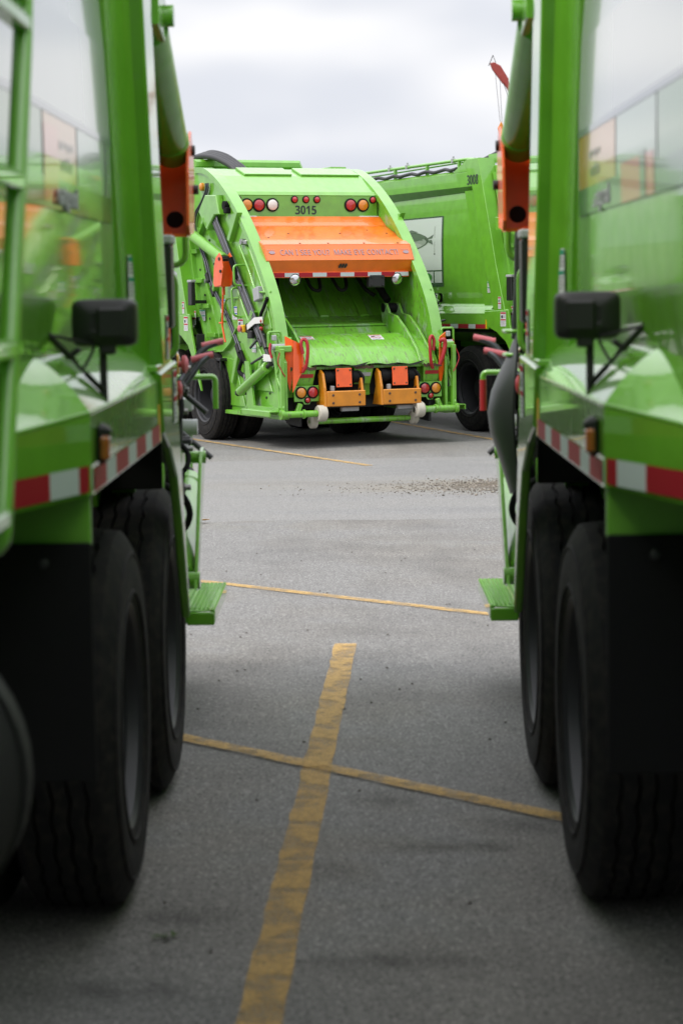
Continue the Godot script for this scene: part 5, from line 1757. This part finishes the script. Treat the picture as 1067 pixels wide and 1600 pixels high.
func left_extras(T: Node3D) -> void:
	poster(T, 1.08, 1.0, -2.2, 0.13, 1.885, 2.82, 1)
	# ladder on the body side
	for k in [0.0, -0.47]:
		var b := MB.new()
		b.tube(bend([V(1.06, 2.30, -1.74 + k), V(1.165, 2.31, -1.68 + k), V(1.165, 2.17, -1.72 + k), V(1.165, 1.31, -2.126 + k), V(1.165, 1.25, -2.15 + k), V(1.06, 1.24, -2.16 + k)], 0.05), 0.019, 12)
		part("ladder_rail", b, M.green, T)
	for y in [2.20, 1.895, 1.59, 1.30]:
		var b := MB.new()
		var e: float = -1.72 - 0.471 * (2.173 - y)
		b.bx(1.148, 1.182, y - 0.014, y + 0.014, e - 0.47, e, 0.004)
		for k in 9:
			b.bx(1.15, 1.18, y + 0.014, y + 0.020, e - 0.44 + k * 0.05, e - 0.42 + k * 0.05, 0.002)
		part("ladder_rung", b, M.green, T)
	var tb := MB.new()
	tb.tube(flow([V(1.10, 2.28, -2.4), V(1.14, 2.32, -2.1), V(1.16, 2.31, -1.85), V(1.15, 2.25, -1.72)]), 0.03)
	part("ladder_grip", tb, M.green, T)

func right_extras(T: Node3D) -> void:
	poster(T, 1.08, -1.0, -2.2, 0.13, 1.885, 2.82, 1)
	var g := MB.new()
	g.rod(V(-1.205, 1.315, 3.10), V(-1.205, 1.185, 3.10), 0.0145)
	part("red_sleeve", g, M.red, T)
	for y in [1.44, 1.53]:
		var b := MB.new()
		b.tube(bend([V(-1.04, y, 2.3), V(-1.16, y, 2.3), V(-1.17, y, 2.42), V(-1.08, y, 2.44)], 0.03), 0.008, 8)
		part("shovel_hook", b, M.green, T)

func shovel(T: Node3D) -> void:
	var t := thing("scoop_shovel", "dark plastic scoop shovel hanging blade down from the right truck's rear corner", "shovel")
	t.transform = T.transform
	var rows := []
	var prof := [[1.56, 0.02, 0.0], [1.50, 0.045, 0.012], [1.44, 0.09, 0.035], [1.37, 0.13, 0.07], [1.30, 0.15, 0.10], [1.22, 0.155, 0.115], [1.14, 0.15, 0.105], [1.05, 0.13, 0.075], [0.98, 0.105, 0.045], [0.93, 0.09, 0.03]]
	for q in prof:
		var row := PackedVector3Array()
		for k in 13:
			var w := lerpf(-1, 1, k / 12.0)
			row.append(V(-(1.12 + q[2] * (1.0 - 0.75 * w * w) ), q[0] - 0.03 * (1 - w * w) * (1.0 if q[0] < 1.0 else 0.0), 2.36 + q[1] * w))
		rows.append(row)
	var b := MB.new()
	b.grid(rows)
	var back := []
	for row in rows:
		var r2 := PackedVector3Array()
		for p in row: r2.append(p + Vector3(0.008, 0, 0))
		back.append(r2)
	b.grid(back)
	part("blade", b, M.plastic, t)
	var h := MB.new()
	h.tube([V(-1.125, 1.50, 2.36), V(-1.115, 1.70, 2.34), V(-1.10, 2.4, 2.30)], 0.017)
	part("handle", h, M.plastic, t)

func crane() -> void:
	var c := thing("mobile_crane", "distant red crane boom rising behind the right truck against the cloudy sky", "crane", Vector3(10.6, 0, -80))
	var foot := Vector3(0.0, 2.2, 0)
	var tip := Vector3(-5.12, 10.1, 0)
	var d := (tip - foot).normalized()
	var nn := Vector3(-d.y, d.x, 0)
	var b := MB.new()
	var Bm := Basis(d, nn, Vector3(0, 0, 1))
	b.box((foot + tip) / 2 - d * 0.8, Vector3((tip - foot).length() - 1.6, 0.30, 0.32), 0.04, Bm)
	b.box(tip - d * 1.2, Vector3(1.6, 0.2, 0.24), 0.03, Bm)
	part("boom", b, M.cranered, c)
	var h := MB.new()
	h.slab([tip - d * 0.75 + nn * 0.13, tip - d * 0.1 + nn * 0.17, tip + d * 0.14 + nn * 0.12, tip + d * 0.10 - nn * 0.02, tip - d * 0.15 - nn * 0.16, tip - d * 0.75 - nn * 0.14], 0.22, 0.02)
	h.box(tip - d * 1.2 - nn * 0.17, Vector3(0.25, 0.14, 0.18), 0.03, Bm)
	part("boom_head", h, M.cranered, c)
	for q in [[-0.05, 0.012], [0.12, 0.012]]:
		var w := MB.new()
		w.rod(tip + Vector3(0.05 + q[0], -0.1, 0.06), Vector3(tip.x + 0.2 + q[0] * 0.4, 8.0, 0.06), 0.009, 6)
		part("cable", w, M.chassis, c)
	var jb := MB.new()
	jb.rod(tip + d * 0.1 + nn * 0.2, tip + d * 0.1 + nn * 0.2 + Vector3(0.16, 0.38, 0), 0.016, 6)
	jb.rod(tip + d * 0.1 + nn * 0.2 + Vector3(0.16, 0.38, 0), tip - d * 1.4 + nn * 0.25, 0.012, 6)
	part("jib_stay", jb, M.chassis, c)
	var hb := MB.new()
	var o := Vector3(tip.x + 0.22, 7.72, 0.06)
	hb.slab([o + Vector3(0, 0.3, 0), o + Vector3(0.13, 0.05, 0), o + Vector3(0.06, -0.2, 0), o + Vector3(-0.06, -0.2, 0), o + Vector3(-0.13, 0.05, 0)], 0.14, 0.02)
	hb.tube(flow([o + Vector3(0, -0.2, 0), o + Vector3(0.0, -0.38, 0), o + Vector3(0.08, -0.46, 0), o + Vector3(0.12, -0.36, 0)]), 0.03, 7)
	part("hook_block", hb, M.amberpaint, c)
	var ca := MB.new()
	ca.bx(-1.2, 6.0, 0.7, 1.3, -1.2, 1.2, 0.05)
	ca.bx(0.2, 3.4, 1.3, 2.6, -1.1, 1.1, 0.08)
	part("carrier", ca, M.cranered, c)
	for x in [-0.4, 1.0, 3.8, 5.2]:
		for z in [-1.0, 1.0]:
			var w := MB.new()
			w.lathe(Vector3(x, 0.55, z - 0.15), Vector3(0, 0, 1), [Vector2(0, 0), Vector2(0.5, 0.0), Vector2(0.55, 0.05), Vector2(0.55, 0.25), Vector2(0.5, 0.3), Vector2(0, 0.3)], 24)
			part("wheel", w, M.rubber, c)

# gear at the tail corners of the truck in the middle
func rear_gear(T: Node3D) -> void:
	for s in [1.0, -1.0]:
		var xp := 1.05
		var rc := MB.new()
		rc.tube(flow([V((xp + 0.07) * s, 1.16, 3.31), V((xp + 0.085) * s, 1.08, 3.33), V((xp + 0.07) * s, 1.0, 3.35)]), 0.014)
		rc.tube(flow([V((xp + 0.03) * s, 1.06, 3.47), V((xp + 0.06) * s, 0.96, 3.49), V((xp + 0.02) * s, 0.86, 3.50), V((xp - 0.02) * s, 0.80, 3.5)]), 0.006, 6)
		part("release_cable", rc, M.red, T)
		var ctl := MB.new()
		if s < 0:
			for y in [1.36, 1.28]:
				ctl.tube(flow([V(1.03 * s, y - 0.09, 3.02), V(1.06 * s, y - 0.02, 3.04), V(1.11 * s, y, 3.05), V(1.17 * s, y + 0.01, 3.05)]), 0.013)
			part("control_lever", ctl, M.black, T)
	var s := 1.0
	var plate := T
	# red knobs, black linkage bracket
	for q in [[3.0, 1.40], [2.98, 1.32]]:
		var kb := MB.new()
		kb.tube([V(1.03 * s, q[1] - 0.05, q[0] - 0.08), V(1.08 * s, q[1], q[0] - 0.01)], 0.008, 6)
		kb.lathe(V(1.08 * s, q[1], q[0] - 0.01), Vector3(s, 0.2, -0.4).normalized(), [Vector2(0, -0.02), Vector2(0.018, -0.015), Vector2(0.024, 0), Vector2(0.018, 0.016), Vector2(0, 0.022)], 12, true)
		part("lever_knob", kb, M.red, plate)
	var eb := MB.new()
	eb.box(V(1.075, 1.315, 2.46), Vector3(0.07, 0.085, 0.085), 0.01)
	var es := part("emergency_stop", eb, M.yellow, T)
	var ek := MB.new()
	ek.lathe(V(1.11, 1.315, 2.46), Vector3(1, 0, 0), [Vector2(0.014, 0), Vector2(0.014, 0.012), Vector2(0.036, 0.016), Vector2(0.04, 0.03), Vector2(0.022, 0.042), Vector2(0, 0.045)], 20)
	part("push_button", ek, M.grip, es)
	var ep := MB.new()
	ep.box(V(1.05, 1.32, 2.54), Vector3(0.06, 0.11, 0.09), 0.01)
	ep.box(V(1.06, 1.25, 2.62), Vector3(0.05, 0.09, 0.12), 0.01)
	part("switch_housing", ep, M.black, es)
	var wb := MB.new()
	wb.slab(at_x(1.085, [[2.58, 1.30], [2.80, 1.37], [3.02, 1.38], [3.02, 1.45], [2.78, 1.44], [2.57, 1.36]]), 0.012, 0.002)
	part("valve_bracket", wb, M.white, T)
	var wb2 := MB.new()
	wb2.slab(at_x(1.085, [[3.03, 0.96], [3.25, 0.96], [3.25, 1.03], [3.03, 1.04]]), 0.012, 0.002)
	part("valve_bracket", wb2, M.white, T)
	for q in [[2.84, 1.22, 2.64, 1.10], [3.08, 1.05, 2.66, 0.925]]:
		var lv := MB.new()
		lv.rod(V(1.05, q[1], q[0]), V(1.08, q[3], q[2]), 0.0145, 8)
		part("control_lever", lv, M.hose, T)
	var rd := MB.new()
	rd.rod(V(1.06, 1.16, 2.98), V(1.06, 0.92, 3.2), 0.022)
	rd.rod(V(1.06, 1.30, 2.90), V(1.06, 1.10, 3.05), 0.03)
	part("valve_rod", rd, M.black, T)

# building added out of view behind the camera so that it shades the gap between the two near trucks
func added_building() -> void:
	var d := thing("added_shade_building", "added grey building out of view behind the viewpoint, put there to shade the gap between the near trucks", "building", Vector3(0, 0, 8.0))
	var w := MB.new()
	w.box(Vector3(0, 3.6, 5.0), Vector3(34, 7.2, 10), 0.05)
	for k in 56: w.box(Vector3(-16.8 + k * 0.61, 5.95, -0.03), Vector3(0.12, 2.3, 0.05), 0.015)
	var wall := part("wall", w, mat(lin(0.34, 0.35, 0.36), 0.7), d)
	var r := MB.new()
	r.slab([Vector3(-17.4, 7.25, -0.6), Vector3(17.4, 7.25, -0.6), Vector3(17.4, 8.3, 10.4), Vector3(-17.4, 8.3, 10.4)], 0.15)
	part("roof", r, mat(lin(0.16, 0.17, 0.18), 0.7), d)
	for x in [-10.0, 0.0, 10.0]:
		var g := MB.new()
		for k in 16: g.box(Vector3(x, 0.15 + k * 0.29, -0.04), Vector3(4.6, 0.27, 0.07), 0.02)
		part("roller_door", g, mat(lin(0.34, 0.34, 0.33), 0.6), d)
